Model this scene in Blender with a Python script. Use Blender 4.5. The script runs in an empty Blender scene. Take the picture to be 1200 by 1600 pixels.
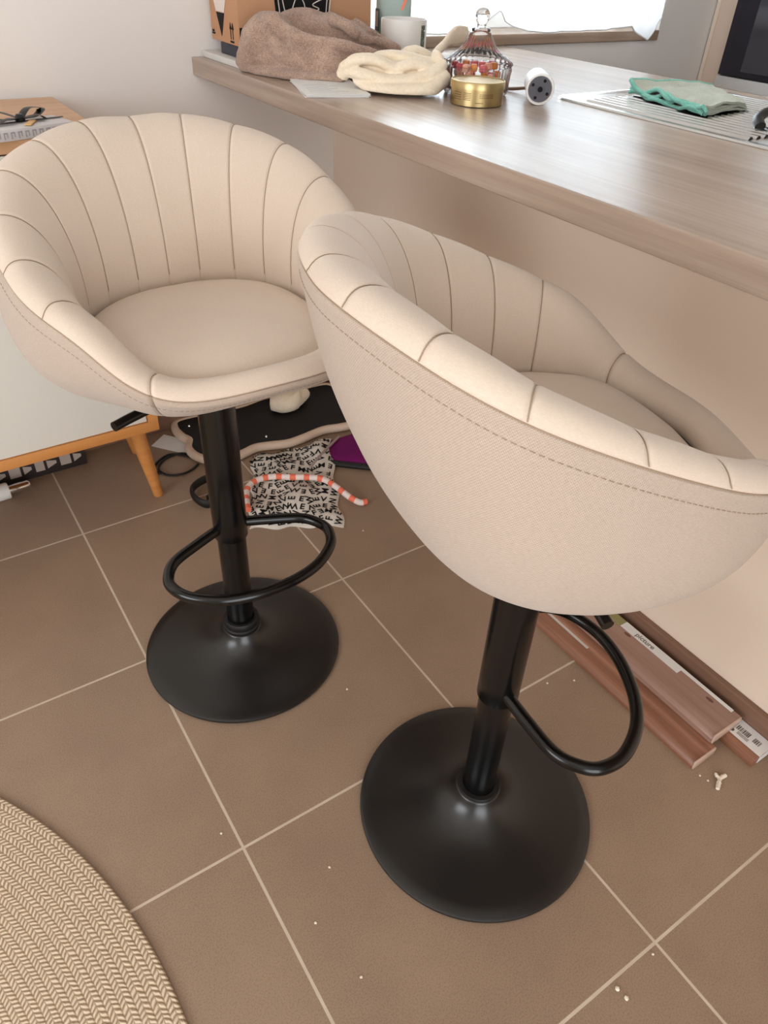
import bpy, bmesh, math, random
import numpy as np
from mathutils import Vector, Matrix, noise

random.seed(4)
C = bpy.context.scene.collection
SC = bpy.context.scene

# ------------------------------------------------------------------ camera, light, exposure
cd = bpy.data.cameras.new('camera'); cam = bpy.data.objects.new('camera', cd); C.objects.link(cam)
M3 = Matrix(((0.83573, 0.31461, -0.45008), (-0.54780, 0.53495, -0.64324), (0.03840, 0.78412, 0.61941)))
cam.matrix_world = Matrix.Translation((-0.16779, -1.48382, 1.14670)) @ M3.to_4x4()
cd.sensor_fit = 'HORIZONTAL'; cd.sensor_width = 36; cd.lens = 1141.13 / 1200 * 36
cd.clip_start = .01
SC.camera = cam

w = bpy.data.worlds.new('sky'); SC.world = w; w.use_nodes = True
w.node_tree.nodes['Background'].inputs[0].default_value = (.82, .9, 1, 1)
w.node_tree.nodes['Background'].inputs[1].default_value = 2.0

def area(name, loc, rot, sx, sy, power, col):
    l = bpy.data.lights.new(name, 'AREA'); l.shape = 'RECTANGLE'; l.size = sx; l.size_y = sy
    l.energy = power; l.color = col
    o = bpy.data.objects.new(name, l); C.objects.link(o); o.location = loc; o.rotation_euler = rot
    return o
R = math.radians
area('patio_daylight', (-.9, -3.93, 1.15), (R(90), 0, R(0)), 2.0, 2.1, 32, (1, .98, .955))       # through the patio opening behind the camera
area('side_window_daylight', (-2.53, -1.3, 1.45), (0, R(-90), 0), 1.3, 1.7, 27, (.98, .985, 1))   # through the side window
area('kitchen_window_daylight', (1.53, .78, 1.5), (R(-90), 0, 0), 1.15, 1.15, 62, (.79, .92, 1)) # outside the kitchen window

vs = SC.view_settings
vs.view_transform = 'Standard'; vs.look = 'None'; vs.gamma = 1; vs.use_curve_mapping = False
vs.exposure = 0.3
SC.cycles.use_denoising = True
SC.cycles.max_bounces = 10
SC.cycles.transparent_max_bounces = 16
SC.cycles.caustics_reflective = False; SC.cycles.caustics_refractive = False

# ------------------------------------------------------------------ helpers
def lin(r, g, b):
    f = lambda c: (c / 255 / 12.92) if c / 255 <= .04045 else ((c / 255 + .055) / 1.055) ** 2.4
    return (f(r), f(g), f(b), 1)

class NT:
    def __init__(s, name):
        s.m = bpy.data.materials.new(name); s.m.use_nodes = True
        s.t = s.m.node_tree; s.n = s.t.nodes; s.l = s.t.links
        s.b = s.n['Principled BSDF']; s.out = s.n['Material Output']
    def add(s, typ, **kw):
        n = s.n.new(typ)
        for k, v in kw.items(): setattr(n, k, v)
        return n
    def link(s, a, b): s.l.new(a, b)
    def math(s, op, a, b=None):
        n = s.n.new('ShaderNodeMath'); n.operation = op
        for i, v in enumerate((a, b)):
            if v is None: continue
            if isinstance(v, (int, float)): n.inputs[i].default_value = v
            else: s.l.new(v, n.inputs[i])
        return n.outputs[0]
    def mix(s, fac, a, b):
        n = s.n.new('ShaderNodeMix'); n.data_type = 'RGBA'
        for sock, v in ((n.inputs[0], fac), (n.inputs[6], a), (n.inputs[7], b)):
            if isinstance(v, (int, float, tuple)): sock.default_value = v
            else: s.l.new(v, sock)
        return n.outputs[2]
    def ramp(s, fac, stops):
        n = s.n.new('ShaderNodeValToRGB'); cr = n.color_ramp
        while len(cr.elements) < len(stops): cr.elements.new(.5)
        for e, (p, c) in zip(cr.elements, stops): e.position = p; e.color = c
        s.l.new(fac, n.inputs[0]); return n.outputs[0]
    def coords(s, which='Object', scale=(1, 1, 1), rot=(0, 0, 0)):
        t = s.n.new('ShaderNodeTexCoord'); m = s.n.new('ShaderNodeMapping')
        m.inputs['Scale'].default_value = scale; m.inputs['Rotation'].default_value = rot
        s.l.new(t.outputs[which], m.inputs[0]); return m.outputs[0]
    def noise(s, vec, scale, detail=3, rough=.5):
        n = s.n.new('ShaderNodeTexNoise'); n.inputs['Scale'].default_value = scale
        n.inputs['Detail'].default_value = detail; n.inputs['Roughness'].default_value = rough
        if vec is not None: s.l.new(vec, n.inputs['Vector'])
        return n.outputs[0]
    def bump(s, h, strength=.3, dist=.001):
        n = s.n.new('ShaderNodeBump'); n.inputs['Strength'].default_value = strength
        n.inputs['Distance'].default_value = dist; s.l.new(h, n.inputs['Height'])
        s.l.new(n.outputs[0], s.b.inputs['Normal'])
    def set(s, col=None, rough=.5, metal=0, spec=.5, **kw):
        if col is not None:
            if isinstance(col, tuple): s.b.inputs['Base Color'].default_value = col
            else: s.l.new(col, s.b.inputs['Base Color'])
        if isinstance(rough, (int, float)): s.b.inputs['Roughness'].default_value = rough
        else: s.l.new(rough, s.b.inputs['Roughness'])
        s.b.inputs['Metallic'].default_value = metal
        s.b.inputs['Specular IOR Level'].default_value = spec
        for k, v in kw.items(): s.b.inputs[k].default_value = v
        return s.m

def plain(name, col, rough=.5, metal=0, spec=.5, var=.06, scale=40, bump=0, bscale=200):
    t = NT(name)
    n = t.noise(t.coords(), scale)
    d = tuple(c * (1 - var) for c in col[:3]) + (1,); u = tuple(min(1, c * (1 + var)) for c in col[:3]) + (1,)
    if bump: t.bump(t.noise(t.coords(), bscale, 2), bump, .001)
    return t.set(t.mix(n, d, u), rough, metal, spec)

def wood(name, ca, cb, axis, scale=1.0, rough=.45, spec=.5, fine=60, stretch=.04):
    t = NT(name)
    sc = [1, 1, 1]; sc[axis] = stretch
    v = t.coords('Object', tuple(scale * a for a in sc))
    a = t.noise(v, fine, 6, .65); b = t.noise(v, fine * .28, 3, .5)
    f = t.math('ADD', t.math('MULTIPLY', a, .6), t.math('MULTIPLY', b, .4))
    t.bump(a, .12, .0006)
    return t.set(t.ramp(f, [(.36, ca), (.66, cb)]), rough, 0, spec)

def link(name, me, m=None, parent=None, smooth=True, angle=None):
    o = bpy.data.objects.new(name, me); C.objects.link(o)
    if m is not None:
        for mm in (m if isinstance(m, (list, tuple)) else [m]): me.materials.append(mm)
    if smooth:
        me.polygons.foreach_set('use_smooth', [True] * len(me.polygons))
        if angle is not None: me.set_sharp_from_angle(angle=R(angle))
    if parent is not None: o.parent = parent
    return o

def ob(name, bm, m=None, parent=None, smooth=True, angle=35):
    bmesh.ops.recalc_face_normals(bm, faces=bm.faces)
    me = bpy.data.meshes.new(name); bm.to_mesh(me); bm.free()
    return link(name, me, m, parent, smooth, angle)

def tag(o, label=None, cat=None, group=None, kind=None):
    if label: o['label'] = label
    if cat: o['category'] = cat
    if group: o['group'] = group
    if kind: o['kind'] = kind
    return o

def root(name, loc, label, cat, group=None, rz=0):
    o = bpy.data.objects.new(name, None); C.objects.link(o); o.location = loc
    o.rotation_euler = (0, 0, rz); o.empty_display_size = .05
    return tag(o, label, cat, group)

def box(bm, x0, x1, y0, y1, z0, z1, bev=0, seg=2, mat=0, mtx=None):
    r = bmesh.ops.create_cube(bm, size=1)
    vs_ = r['verts']
    for v in vs_:
        v.co = Vector(((x0 + x1) / 2 + v.co.x * (x1 - x0), (y0 + y1) / 2 + v.co.y * (y1 - y0), (z0 + z1) / 2 + v.co.z * (z1 - z0)))
    fs = set(f for v in vs_ for f in v.link_faces)
    if bev:
        es = list(set(e for v in vs_ for e in v.link_edges))
        rr = bmesh.ops.bevel(bm, geom=es, offset=bev, segments=seg, profile=.6, affect='EDGES', clamp_overlap=True)
        fs = set(rr['faces']) | set(f for f in fs if f.is_valid)
        vs_ = list(set(v for f in fs for v in f.verts))
    for f in fs: f.material_index = mat
    if mtx is not None:
        for v in vs_: v.co = mtx @ v.co
    return vs_

def bx(*a, **k):
    bm = bmesh.new(); box(bm, *a, **k); return bm

def lathe(bm, prof, seg=64, at=(0, 0, 0), flute=None, mtx=None):
    rings = []; at = Vector(at); new = []
    for (r, z) in prof:
        if r < 1e-6:
            v = bm.verts.new(Vector((0, 0, z)) + at); rings.append([v]); new.append(v); continue
        ring = []
        for i in range(seg):
            a = 2 * math.pi * i / seg; rr = r + (flute(a, r, z) if flute else 0)
            v = bm.verts.new(Vector((rr * math.cos(a), rr * math.sin(a), z)) + at); ring.append(v); new.append(v)
        rings.append(ring)
    for A, B in zip(rings, rings[1:]):
        for i in range(seg):
            j = (i + 1) % seg
            if len(A) == 1 and len(B) == 1: continue
            if len(A) == 1: bm.faces.new((A[0], B[i], B[j]))
            elif len(B) == 1: bm.faces.new((A[i], A[j], B[0]))
            else: bm.faces.new((A[i], A[j], B[j], B[i]))
    if mtx is not None:
        for v in new: v.co = mtx @ v.co
    return new

def sweep(bm, pts, rad, seg=12, closed=False, caps=True, up=None, mat=0):
    """a tube along pts; rad is a number or one (a, b) pair per point: a sideways, b along up"""
    P = [Vector(p) for p in pts]; n = len(P); rings = []
    prev = None
    for i in range(n):
        a = P[(i - 1) % n] if (closed or i > 0) else P[i]; b = P[(i + 1) % n] if (closed or i < n - 1) else P[i]
        t = (b - a).normalized()
        if up is not None: u = Vector(up)
        elif prev is None: u = Vector((0, 0, 1)) if abs(t.z) < .9 else Vector((1, 0, 0))
        else: u = prev
        u = (u - t * u.dot(t))
        if u.length < 1e-5: u = t.orthogonal()
        u.normalize(); prev = u; s = t.cross(u)
        q = rad[i] if isinstance(rad, (list, tuple)) else (rad, rad)
        if isinstance(q, (int, float)): q = (q, q)
        rings.append([bm.verts.new(P[i] + s * (q[0] * math.cos(k * 2 * math.pi / seg)) + u * (q[1] * math.sin(k * 2 * math.pi / seg))) for k in range(seg)])
    fs = []
    for i in range(n if closed else n - 1):
        A, B = rings[i], rings[(i + 1) % n]
        for k in range(seg): fs.append(bm.faces.new((A[k], A[(k + 1) % seg], B[(k + 1) % seg], B[k])))
    if caps and not closed:
        fs.append(bm.faces.new(rings[0][::-1])); fs.append(bm.faces.new(rings[-1]))
    for f in fs: f.material_index = mat
    return rings

def smooth_path(pts, n=8, closed=False):
    P = [np.array(p, float) for p in pts]; m = len(P); out = []
    for i in range(m if closed else m - 1):
        g = lambda k: P[k % m] if closed else P[min(max(k, 0), m - 1)]
        p0, p1, p2, p3 = g(i - 1), g(i), g(i + 1), g(i + 2)
        for k in range(n):
            t = k / n
            out.append(.5 * ((2 * p1) + (-p0 + p2) * t + (2 * p0 - 5 * p1 + 4 * p2 - p3) * t ** 2 + (-p0 + 3 * p1 - 3 * p2 + p3) * t ** 3))
    if not closed: out.append(P[-1])
    return [tuple(o) for o in out]

def poly_prism(bm, pts, z0, z1, mat=0, mtx=None):
    a = [bm.verts.new((x, y, z0)) for x, y in pts]; b = [bm.verts.new((x, y, z1)) for x, y in pts]
    n = len(pts); fs = [bm.faces.new(a[::-1]), bm.faces.new(b)]
    for i in range(n): fs.append(bm.faces.new((a[i], a[(i + 1) % n], b[(i + 1) % n], b[i])))
    for f in fs: f.material_index = mat
    if mtx is not None:
        for v in a + b: v.co = mtx @ v.co

def sheet(bm, F, nu, nv, thick=0, mat=0):
    """a grid surface F(u, v); with thick a closed slab"""
    G = [[Vector(F(i / nu, j / nv)) for j in range(nv + 1)] for i in range(nu + 1)]
    V = [[bm.verts.new(p) for p in row] for row in G]; fs = []
    for i in range(nu):
        for j in range(nv): fs.append(bm.faces.new((V[i][j], V[i + 1][j], V[i + 1][j + 1], V[i][j + 1])))
    if thick:
        W = []
        for i in range(nu + 1):
            row = []
            for j in range(nv + 1):
                du = G[min(i + 1, nu)][j] - G[max(i - 1, 0)][j]; dv = G[i][min(j + 1, nv)] - G[i][max(j - 1, 0)]
                row.append(bm.verts.new(G[i][j] - du.cross(dv).normalized() * thick))
            W.append(row)
        for i in range(nu):
            for j in range(nv): fs.append(bm.faces.new((W[i][j + 1], W[i + 1][j + 1], W[i + 1][j], W[i][j])))
        for i in range(nu):
            fs.append(bm.faces.new((V[i + 1][0], V[i][0], W[i][0], W[i + 1][0]))); fs.append(bm.faces.new((V[i][nv], V[i + 1][nv], W[i + 1][nv], W[i][nv])))
        for j in range(nv):
            fs.append(bm.faces.new((V[0][j], V[0][j + 1], W[0][j + 1], W[0][j]))); fs.append(bm.faces.new((V[nu][j + 1], V[nu][j], W[nu][j], W[nu][j + 1])))
    for f in fs: f.material_index = mat

def baked(name, bm, mods, m, parent=None, post=None):
    """mesh with its modifiers applied"""
    me = bpy.data.meshes.new('raw'); bmesh.ops.recalc_face_normals(bm, faces=bm.faces); bm.to_mesh(me); bm.free()
    o = bpy.data.objects.new('raw', me); C.objects.link(o)
    for typ, kw in mods:
        md = o.modifiers.new(typ, typ)
        for k, v in kw.items(): setattr(md, k, v)
    dg = bpy.context.evaluated_depsgraph_get()
    me2 = bpy.data.meshes.new_from_object(o.evaluated_get(dg))
    bpy.data.objects.remove(o); bpy.data.meshes.remove(me)
    me2.name = name
    if post: post(me2)
    return link(name, me2, m, parent, True)

def text_mesh(body, size, ext=.0003, bold=False):
    cu = bpy.data.curves.new('t', 'FONT'); cu.body = body; cu.size = size; cu.extrude = ext
    cu.align_x = 'CENTER'; cu.align_y = 'CENTER'
    if bold: cu.offset = size * .018
    o = bpy.data.objects.new('t', cu); C.objects.link(o)
    dg = bpy.context.evaluated_depsgraph_get()
    me = bpy.data.meshes.new_from_object(o.evaluated_get(dg))
    bpy.data.objects.remove(o); bpy.data.curves.remove(cu)
    return me

def add_mesh(bm, me, mtx, mat=0):
    n0 = len(bm.verts); nf = len(bm.faces)
    bm.from_mesh(me); bm.verts.ensure_lookup_table(); bm.faces.ensure_lookup_table()
    for v in bm.verts[n0:]: v.co = mtx @ v.co
    for f in bm.faces[nf:]: f.material_index = mat

# ------------------------------------------------------------------ materials
def m_tiles():
    t = NT('floor_tiles')
    g = t.add('ShaderNodeNewGeometry'); s = t.add('ShaderNodeSeparateXYZ'); t.link(g.outputs['Position'], s.inputs[0])
    def dist(c, off=0):
        q = t.math('DIVIDE', c, .45); f = t.math('FRACT', t.math('ADD', q, .5))
        return t.math('MULTIPLY', t.math('ABSOLUTE', t.math('SUBTRACT', f, .5)), .45)
    d = t.math('MINIMUM', dist(s.outputs[0]), dist(s.outputs[1]))
    wob = t.math('MULTIPLY', t.noise(g.outputs['Position'], 60, 2), .0008)
    grout = t.math('LESS_THAN', t.math('ADD', d, wob), .0026)
    n1 = t.noise(g.outputs['Position'], 5, 4, .6); n2 = t.noise(g.outputs['Position'], 420, 2, .6); n3 = t.noise(g.outputs['Position'], 150, 2, .7)
    base = t.ramp(n1, [(.3, lin(150, 126, 106)), (.7, lin(162, 137, 114))])
    sp = t.ramp(n2, [(.38, (.62, .60, .58, 1)), (.52, (1, 1, 1, 1)), (.74, (1.12, 1.1, 1.08, 1))])
    mm = t.add('ShaderNodeMix', data_type='RGBA', blend_type='MULTIPLY'); mm.inputs[0].default_value = .45
    t.link(base, mm.inputs[6]); t.link(sp, mm.inputs[7])
    spots = t.math('GREATER_THAN', n3, .76)
    tile = t.mix(t.math('MULTIPLY', spots, .5), mm.outputs[2], lin(95, 76, 60))
    gc = t.mix(t.noise(g.outputs['Position'], 30, 3), lin(186, 166, 144), lin(222, 206, 186))
    t.bump(t.math('SUBTRACT', t.math('MULTIPLY', n2, .05), grout), .4, .0006)
    return t.set(t.mix(grout, tile, gc), t.math('ADD', t.math('MULTIPLY', grout, .4), .38), 0, .4)

def m_fabric(name, ca, cb, period=.0013, strength=.5):
    t = NT(name)
    uv = t.add('ShaderNodeUVMap'); s = t.add('ShaderNodeSeparateXYZ'); t.link(uv.outputs[0], s.inputs[0])
    k = 2 * math.pi / period
    a = t.math('SINE', t.math('MULTIPLY', s.outputs[0], k)); b = t.math('SINE', t.math('MULTIPLY', s.outputs[1], k))
    wv = t.math('ADD', t.math('MULTIPLY', t.math('MULTIPLY', a, b), .5), .5)
    mp = t.add('ShaderNodeMapping'); mp.inputs['Scale'].default_value = (260, 1100, 1); t.link(uv.outputs[0], mp.inputs[0])
    slub = t.noise(mp.outputs[0], 1, 2, .6)
    big = t.noise(uv.outputs[0], 9, 3)
    f = t.math('ADD', t.math('MULTIPLY', wv, .45), t.math('MULTIPLY', slub, .55))
    c = t.mix(f, ca, cb)
    mm = t.add('ShaderNodeMix', data_type='RGBA', blend_type='MULTIPLY'); mm.inputs[0].default_value = 1
    t.link(c, mm.inputs[6]); t.link(t.ramp(big, [(.3, (.96, .955, .95, 1)), (.7, (1, 1, 1, 1))]), mm.inputs[7])
    t.bump(f, strength, .0006)
    return t.set(mm.outputs[2], .9, 0, .15, **{'Sheen Weight': .25, 'Sheen Roughness': .6})

def m_knit(name, ca, cb, sc=260, bump=.6):
    t = NT(name); v = t.coords('Object', (1, 1, 1.6))
    n = t.noise(v, sc, 3, .7); n2 = t.noise(v, 30, 3)
    f = t.math('ADD', t.math('MULTIPLY', n, .7), t.math('MULTIPLY', n2, .3))
    t.bump(n, bump, .003)
    return t.set(t.ramp(f, [(.34, ca), (.64, cb)]), .95, 0, .1, **{'Sheen Weight': .3})

def m_rug():
    t = NT('braided_jute')
    tc = t.add('ShaderNodeTexCoord'); s = t.add('ShaderNodeSeparateXYZ'); t.link(tc.outputs['Object'], s.inputs[0])
    r = t.math('SQRT', t.math('ADD', t.math('MULTIPLY', s.outputs[0], s.outputs[0]), t.math('MULTIPLY', s.outputs[1], s.outputs[1])))
    th = t.math('ARCTAN2', s.outputs[1], s.outputs[0])
    W_ = .0165
    q = t.math('DIVIDE', r, W_); fr = t.math('FRACT', q); row = t.math('FLOOR', q)
    tri = t.math('ABSOLUTE', t.math('SUBTRACT', fr, .5))                 # .5 at the row's edges, 0 in its middle
    arc = t.math('MULTIPLY', th, .80)
    jit = t.math('MULTIPLY', t.noise(tc.outputs['Object'], 34, 2), .010)
    ph = t.math('ADD', t.math('ADD', t.math('DIVIDE', t.math('ADD', arc, jit), .0078), t.math('MULTIPLY', tri, 1.5)), t.math('MULTIPLY', row, .37))
    st = t.math('ADD', t.math('MULTIPLY', t.math('SINE', t.math('MULTIPLY', ph, 2 * math.pi)), .5), .5)
    edge = t.math('MULTIPLY', t.math('MINIMUM', t.math('SUBTRACT', .5, tri), .12), 8.3)
    mid = t.math('MULTIPLY', t.math('MINIMUM', tri, .08), 12.5)
    h = t.math('MULTIPLY', t.math('MULTIPLY', t.math('POWER', st, .7), t.math('ADD', t.math('MULTIPLY', edge, .7), .3)), t.math('ADD', t.math('MULTIPLY', mid, .4), .6))
    hh = t.math('ADD', t.math('MULTIPLY', h, .8), t.math('MULTIPLY', t.noise(tc.outputs['Object'], 240, 2), .3))
    c = t.ramp(hh, [(.12, lin(160, 134, 106)), (.42, lin(204, 180, 150)), (.9, lin(238, 218, 192))])
    t.bump(hh, .7, .004)
    return t.set(c, .95, 0, .1)

WALL = plain('grey_wall_paint', lin(238, 233, 228), .85, 0, .2, .02, 3, .06, 300)
PLASTER = plain('warm_wall_paint', lin(238, 218, 198), .8, 0, .2, .02, 3, .06, 300)
CEIL = plain('ceiling_paint', lin(232, 228, 222), .9, 0, .2, .01, 3)
ROOM = plain('living_room_paint', lin(196, 188, 178), .9, 0, .2, .01, 3)
TILES = m_tiles()
OAK_TOP = wood('grey_oak_laminate', lin(158, 137, 121), lin(190, 170, 153), 1, 1, .27, .55, 70, .03)
OAK_SILL = wood('grey_oak_sill', lin(140, 116, 98), lin(178, 152, 132), 0, 1, .35, .5, 70, .03)
PINE = wood('honey_pine', lin(190, 122, 62), lin(216, 150, 86), 0, 1, .4, .45, 40, .05)
PINE_TOP = wood('pale_pine_top', lin(196, 150, 108), lin(222, 178, 136), 0, 1, .4, .45, 40, .05)
WHITE_LAC = plain('white_lacquer', lin(222, 218, 208), .45, 0, .4, .01, 5)
WALNUT = wood('reddish_brown_foil', lin(124, 82, 60), lin(176, 124, 98), 1, 1, .32, .5, 60, .03)
WALNUT_P = wood('pinkish_brown_foil', lin(142, 108, 92), lin(172, 138, 122), 1, 1, .3, .5, 60, .03)
SKIRT = wood('brown_skirting_foil', lin(112, 82, 66), lin(142, 108, 88), 1, 1, .4, .4, 50, .03)
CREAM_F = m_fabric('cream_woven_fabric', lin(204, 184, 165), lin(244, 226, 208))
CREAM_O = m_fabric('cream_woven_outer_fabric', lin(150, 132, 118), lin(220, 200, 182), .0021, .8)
THREAD = plain('beige_thread', lin(168, 146, 124), .9, 0, .1)
BLACK = plain('matte_black_metal', lin(21, 20, 19), .32, 0, .7, .04, 20)
BLACK_G = plain('satin_black_metal', lin(8, 8, 8), .22, 0, .5, .04, 20)
RUBBER = plain('black_rubber', lin(24, 22, 21), .55, 0, .4)
PAPER = plain('white_paper', lin(232, 230, 226), .8, 0, .2, .02, 30)
INK = plain('black_ink', lin(24, 22, 22), .7, 0, .2)
CARD = plain('cardboard', lin(196, 150, 116), .85, 0, .15, .05, 12, .1, 120)
STEEL = plain('brushed_steel', (.72, .72, .71, 1), .24, 1, .5, .05, 60)
GOLD = plain('gold_tin', (.52, .39, .19, 1), .34, 1, .5, .05, 30)
WHITE_P = plain('white_plastic', lin(236, 233, 228), .4, 0, .5, .02, 20)

# ------------------------------------------------------------------ room shell
def struct(name, bm, m, smooth=False):
    o = ob(name, bm, m, None, smooth); o['kind'] = 'structure'; return o

struct('floor', bx(-2.6, 3.1, -4.0, .36, -.1, 0), TILES)
struct('ceiling', bx(-2.7, 3.2, -4.1, .6, 2.55, 2.65), CEIL)
WX0, WX1, WZ0, WZ1 = .93, 2.10, .943, 2.05
bm = bmesh.new()
box(bm, -2.7, WX0, .36, .58, -.1, 2.55); box(bm, WX1, 3.2, .36, .58, -.1, 2.55)
box(bm, WX0, WX1, .36, .58, -.1, .915); box(bm, WX0, WX1, .36, .58, WZ1, 2.55)
struct('wall_back', bm, WALL)
bm = bmesh.new()   # left wall with a side window opening
box(bm, -2.7, -2.6, -4.1, -2.0, -.1, 2.55); box(bm, -2.7, -2.6, -.6, .36, -.1, 2.55)
box(bm, -2.7, -2.6, -2.0, -.6, -.1, .75); box(bm, -2.7, -2.6, -2.0, -.6, 2.15, 2.55)
struct('wall_left', bm, ROOM)
bm = bmesh.new()   # wall behind the camera with a patio opening
box(bm, -2.6, -1.95, -4.1, -4.0, -.1, 2.55); box(bm, .15, 3.1, -4.1, -4.0, -.1, 2.55); box(bm, -1.95, .15, -4.1, -4.0, 2.25, 2.55)
struct('wall_front', bm, ROOM)
struct('wall_right', bx(3.0, 3.1, -4.0, .36, -.1, 2.55), WALL)
struct('wall_counter', bx(.90, 1.02, -3.4, .36, 0, .878), PLASTER)
struct('baseboard_counter', bx(.886, .90, -3.4, .345, 0, .062, bev=.003), SKIRT)
struct('baseboard_back', bx(-2.6, .886, .346, .36, 0, .062, bev=.003), SKIRT)
struct('trim_1', bx(WX0 - .012, WX1 - .005, .352, .53, .9165, .943, bev=.002), OAK_SILL)
bm = bmesh.new()
for a, b, c, d in ((WX0, WX0 + .05, .943, WZ1), (WX1 - .05, WX1, .943, WZ1), (WX0, WX1, .943, .99), (WX0, WX1, WZ1 - .05, WZ1), (1.50, 1.54, .99, WZ1 - .05)):
    box(bm, a, b, .50, .555, c, d, bev=.003)
win = struct('window_1', bm, WHITE_P)
t = NT('window_glass')
tr = t.add('ShaderNodeBsdfTransparent'); gl = t.add('ShaderNodeBsdfGlossy'); gl.inputs['Roughness'].default_value = .02
fr = t.add('ShaderNodeFresnel'); mx = t.add('ShaderNodeMixShader'); t.link(fr.outputs[0], mx.inputs[0]); t.link(tr.outputs[0], mx.inputs[1]); t.link(gl.outputs[0], mx.inputs[2]); t.link(mx.outputs[0], t.out.inputs[0])
ob('window_pane', bx(WX0 + .04, WX1 - .04, .525, .531, .98, WZ1 - .04), t.m, win, False)

# ------------------------------------------------------------------ countertop
tag(ob('countertop', bx(.532, 1.446, -3.4, .359, .880, .916, bev=.0025, seg=3), OAK_TOP, None, True, 40),
    'long grey oak worktop of the breakfast bar, on the half wall', 'countertop')

# ------------------------------------------------------------------ bar stools
CREST = [(0, -.2301, .2808), (.0666, -.2237, .2828), (.2018, -.1325, .2490), (.2244, .0545, .1720), (.1878, .1317, .1376), (.1300, .1878, .0790), (0, .2116, .0735)]
CREST = CREST + [(-a, b, c) for a, b, c in CREST[-2:0:-1]]
def centripetal(P, n):
    P = [np.array(p, float) for p in P]; m = len(P); out = []
    for i in range(m):
        q = [P[(i + k) % m] for k in (-1, 0, 1, 2)]; t = [0.]
        for k in range(3): t.append(t[-1] + np.linalg.norm(q[k + 1] - q[k]) ** .6)
        for k in range(n):
            u = t[1] + (t[2] - t[1]) * k / n
            L_ = lambda a, b, ta, tb: ((tb - u) * a + (u - ta) * b) / (tb - ta)
            a1, a2, a3 = L_(q[0], q[1], t[0], t[1]), L_(q[1], q[2], t[1], t[2]), L_(q[2], q[3], t[2], t[3])
            b1, b2 = L_(a1, a2, t[0], t[2]), L_(a2, a3, t[1], t[3])
            out.append(L_(b1, b2, t[1], t[2]))
    return np.array(out)
def even(P, n):
    Q = np.concatenate([P, P[:1]]); c = np.concatenate([[0], np.cumsum(np.linalg.norm(np.diff(Q, axis=0), axis=1))])
    return np.stack([np.interp(np.linspace(0, c[-1], n, endpoint=False), c, Q[:, k]) for k in range(3)], 1)
cr_pts = even(centripetal(CREST, 60), 720)
kern = np.exp(-.5 * (np.arange(-60, 61) / 13) ** 2); kern /= kern.sum()
soft = lambda P: np.stack([np.convolve(np.concatenate([P[-60:, k], P[:, k], P[:60, k]]), kern, 'valid') for k in range(3)], 1)
_a = soft(cr_pts); cr_pts = 2 * _a - soft(_a)            # rounds the corners without shrinking the outline
seg_l = np.linalg.norm(np.roll(cr_pts, -1, 0) - cr_pts, axis=1)
cum = np.concatenate([[0], np.cumsum(seg_l)]); LEN = cum[-1]
cr_ext = np.concatenate([cr_pts, cr_pts[:1]])
def crest(s):
    s = np.mod(s, LEN); return np.stack([np.interp(s, cum, cr_ext[:, k]) for k in range(3)], -1)
HALF = LEN / 2
SEAMS = [0, .075, .155, .236, .325, .408, .488]
SEAMS = [0] + [v for s in SEAMS[1:] for v in (s, -s)]
FRONT = [.628, -.628]
ss = set(np.round(np.linspace(-HALF, HALF, 321)[:-1], 5))
for q in SEAMS + FRONT:
    for d in (-.012, -.007, -.004, -.0025, -.0012, 0, .0012, .0025, .004, .007, .012): ss.add(round(q + d, 5))
ss = np.array(sorted(ss)); keep = [0]
for i in range(1, len(ss)):
    if ss[i] - ss[keep[-1]] > .0009: keep.append(i)
ss = ss[keep]; NS = len(ss)
TR = .0213
cr = crest(ss)
tan = crest(ss + .004) - crest(ss - .004)
out2 = np.stack([-tan[:, 1], tan[:, 0]], 1); out2 /= np.linalg.norm(out2, axis=1)[:, None]
sg = np.sign((out2 * (cr[:, :2] - np.array([0, .02]))).sum(1)); out2 *= sg[:, None]
out3 = np.concatenate([out2, np.zeros((NS, 1))], 1); UPV = np.array([0, 0, 1.])
fwd = np.abs(ss) / HALF                                                   # 0 at the back, 1 at the front
inset = np.interp(fwd, [0, .25, .5, .7, .82, 1], [.100, .085, .072, .055, .034, .024])
ZB = .060
wide = cr_pts.copy()
for _ in range(4): wide = soft(wide)
w_ext = np.concatenate([wide, wide[:1]])
seat_edge = lambda s, k: np.interp(np.mod(s, LEN), cum, w_ext[:, k])
wx, wy = seat_edge(ss, 0), seat_edge(ss, 1)
wt = np.stack([seat_edge(ss + .01, 0) - seat_edge(ss - .01, 0), seat_edge(ss + .01, 1) - seat_edge(ss - .01, 1)], 1)
wo = np.stack([-wt[:, 1], wt[:, 0]], 1); wo /= np.linalg.norm(wo, axis=1)[:, None]
wo *= np.sign((wo * (np.stack([wx, wy], 1) - np.array([0, .02]))).sum(1))[:, None]
EDGE = np.stack([wx, wy], 1) - wo * (inset - .008 * (1 - fwd))[:, None]
rim = lambda a: cr + out3 * (TR * math.sin(a)) + UPV * (TR * math.cos(a))
BF, BR = -.0262, .0689
dv = cr[:, :2] - np.array([0, BF]); dv /= np.linalg.norm(dv, axis=1)[:, None]
cth = dv[:, 1]; c2 = 2 * cth * cth - 1
K1 = (.993 - .0228 * cth - .2945 * c2)[:, None]; K2 = .0702 + .0292 * cth + .0645 * c2
Oo = rim(R(95)); Qo = np.concatenate([np.array([0, BF]) + dv * BR, np.zeros((NS, 1))], 1)
Ko = Qo.copy(); Ko[:, :2] += (Oo - Qo)[:, :2] * K1; Ko[:, 2] += (Oo - Qo)[:, 2] * K2
outer = lambda u: (1 - u) ** 2 * Oo + 2 * u * (1 - u) * Ko + u ** 2 * Qo
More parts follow.
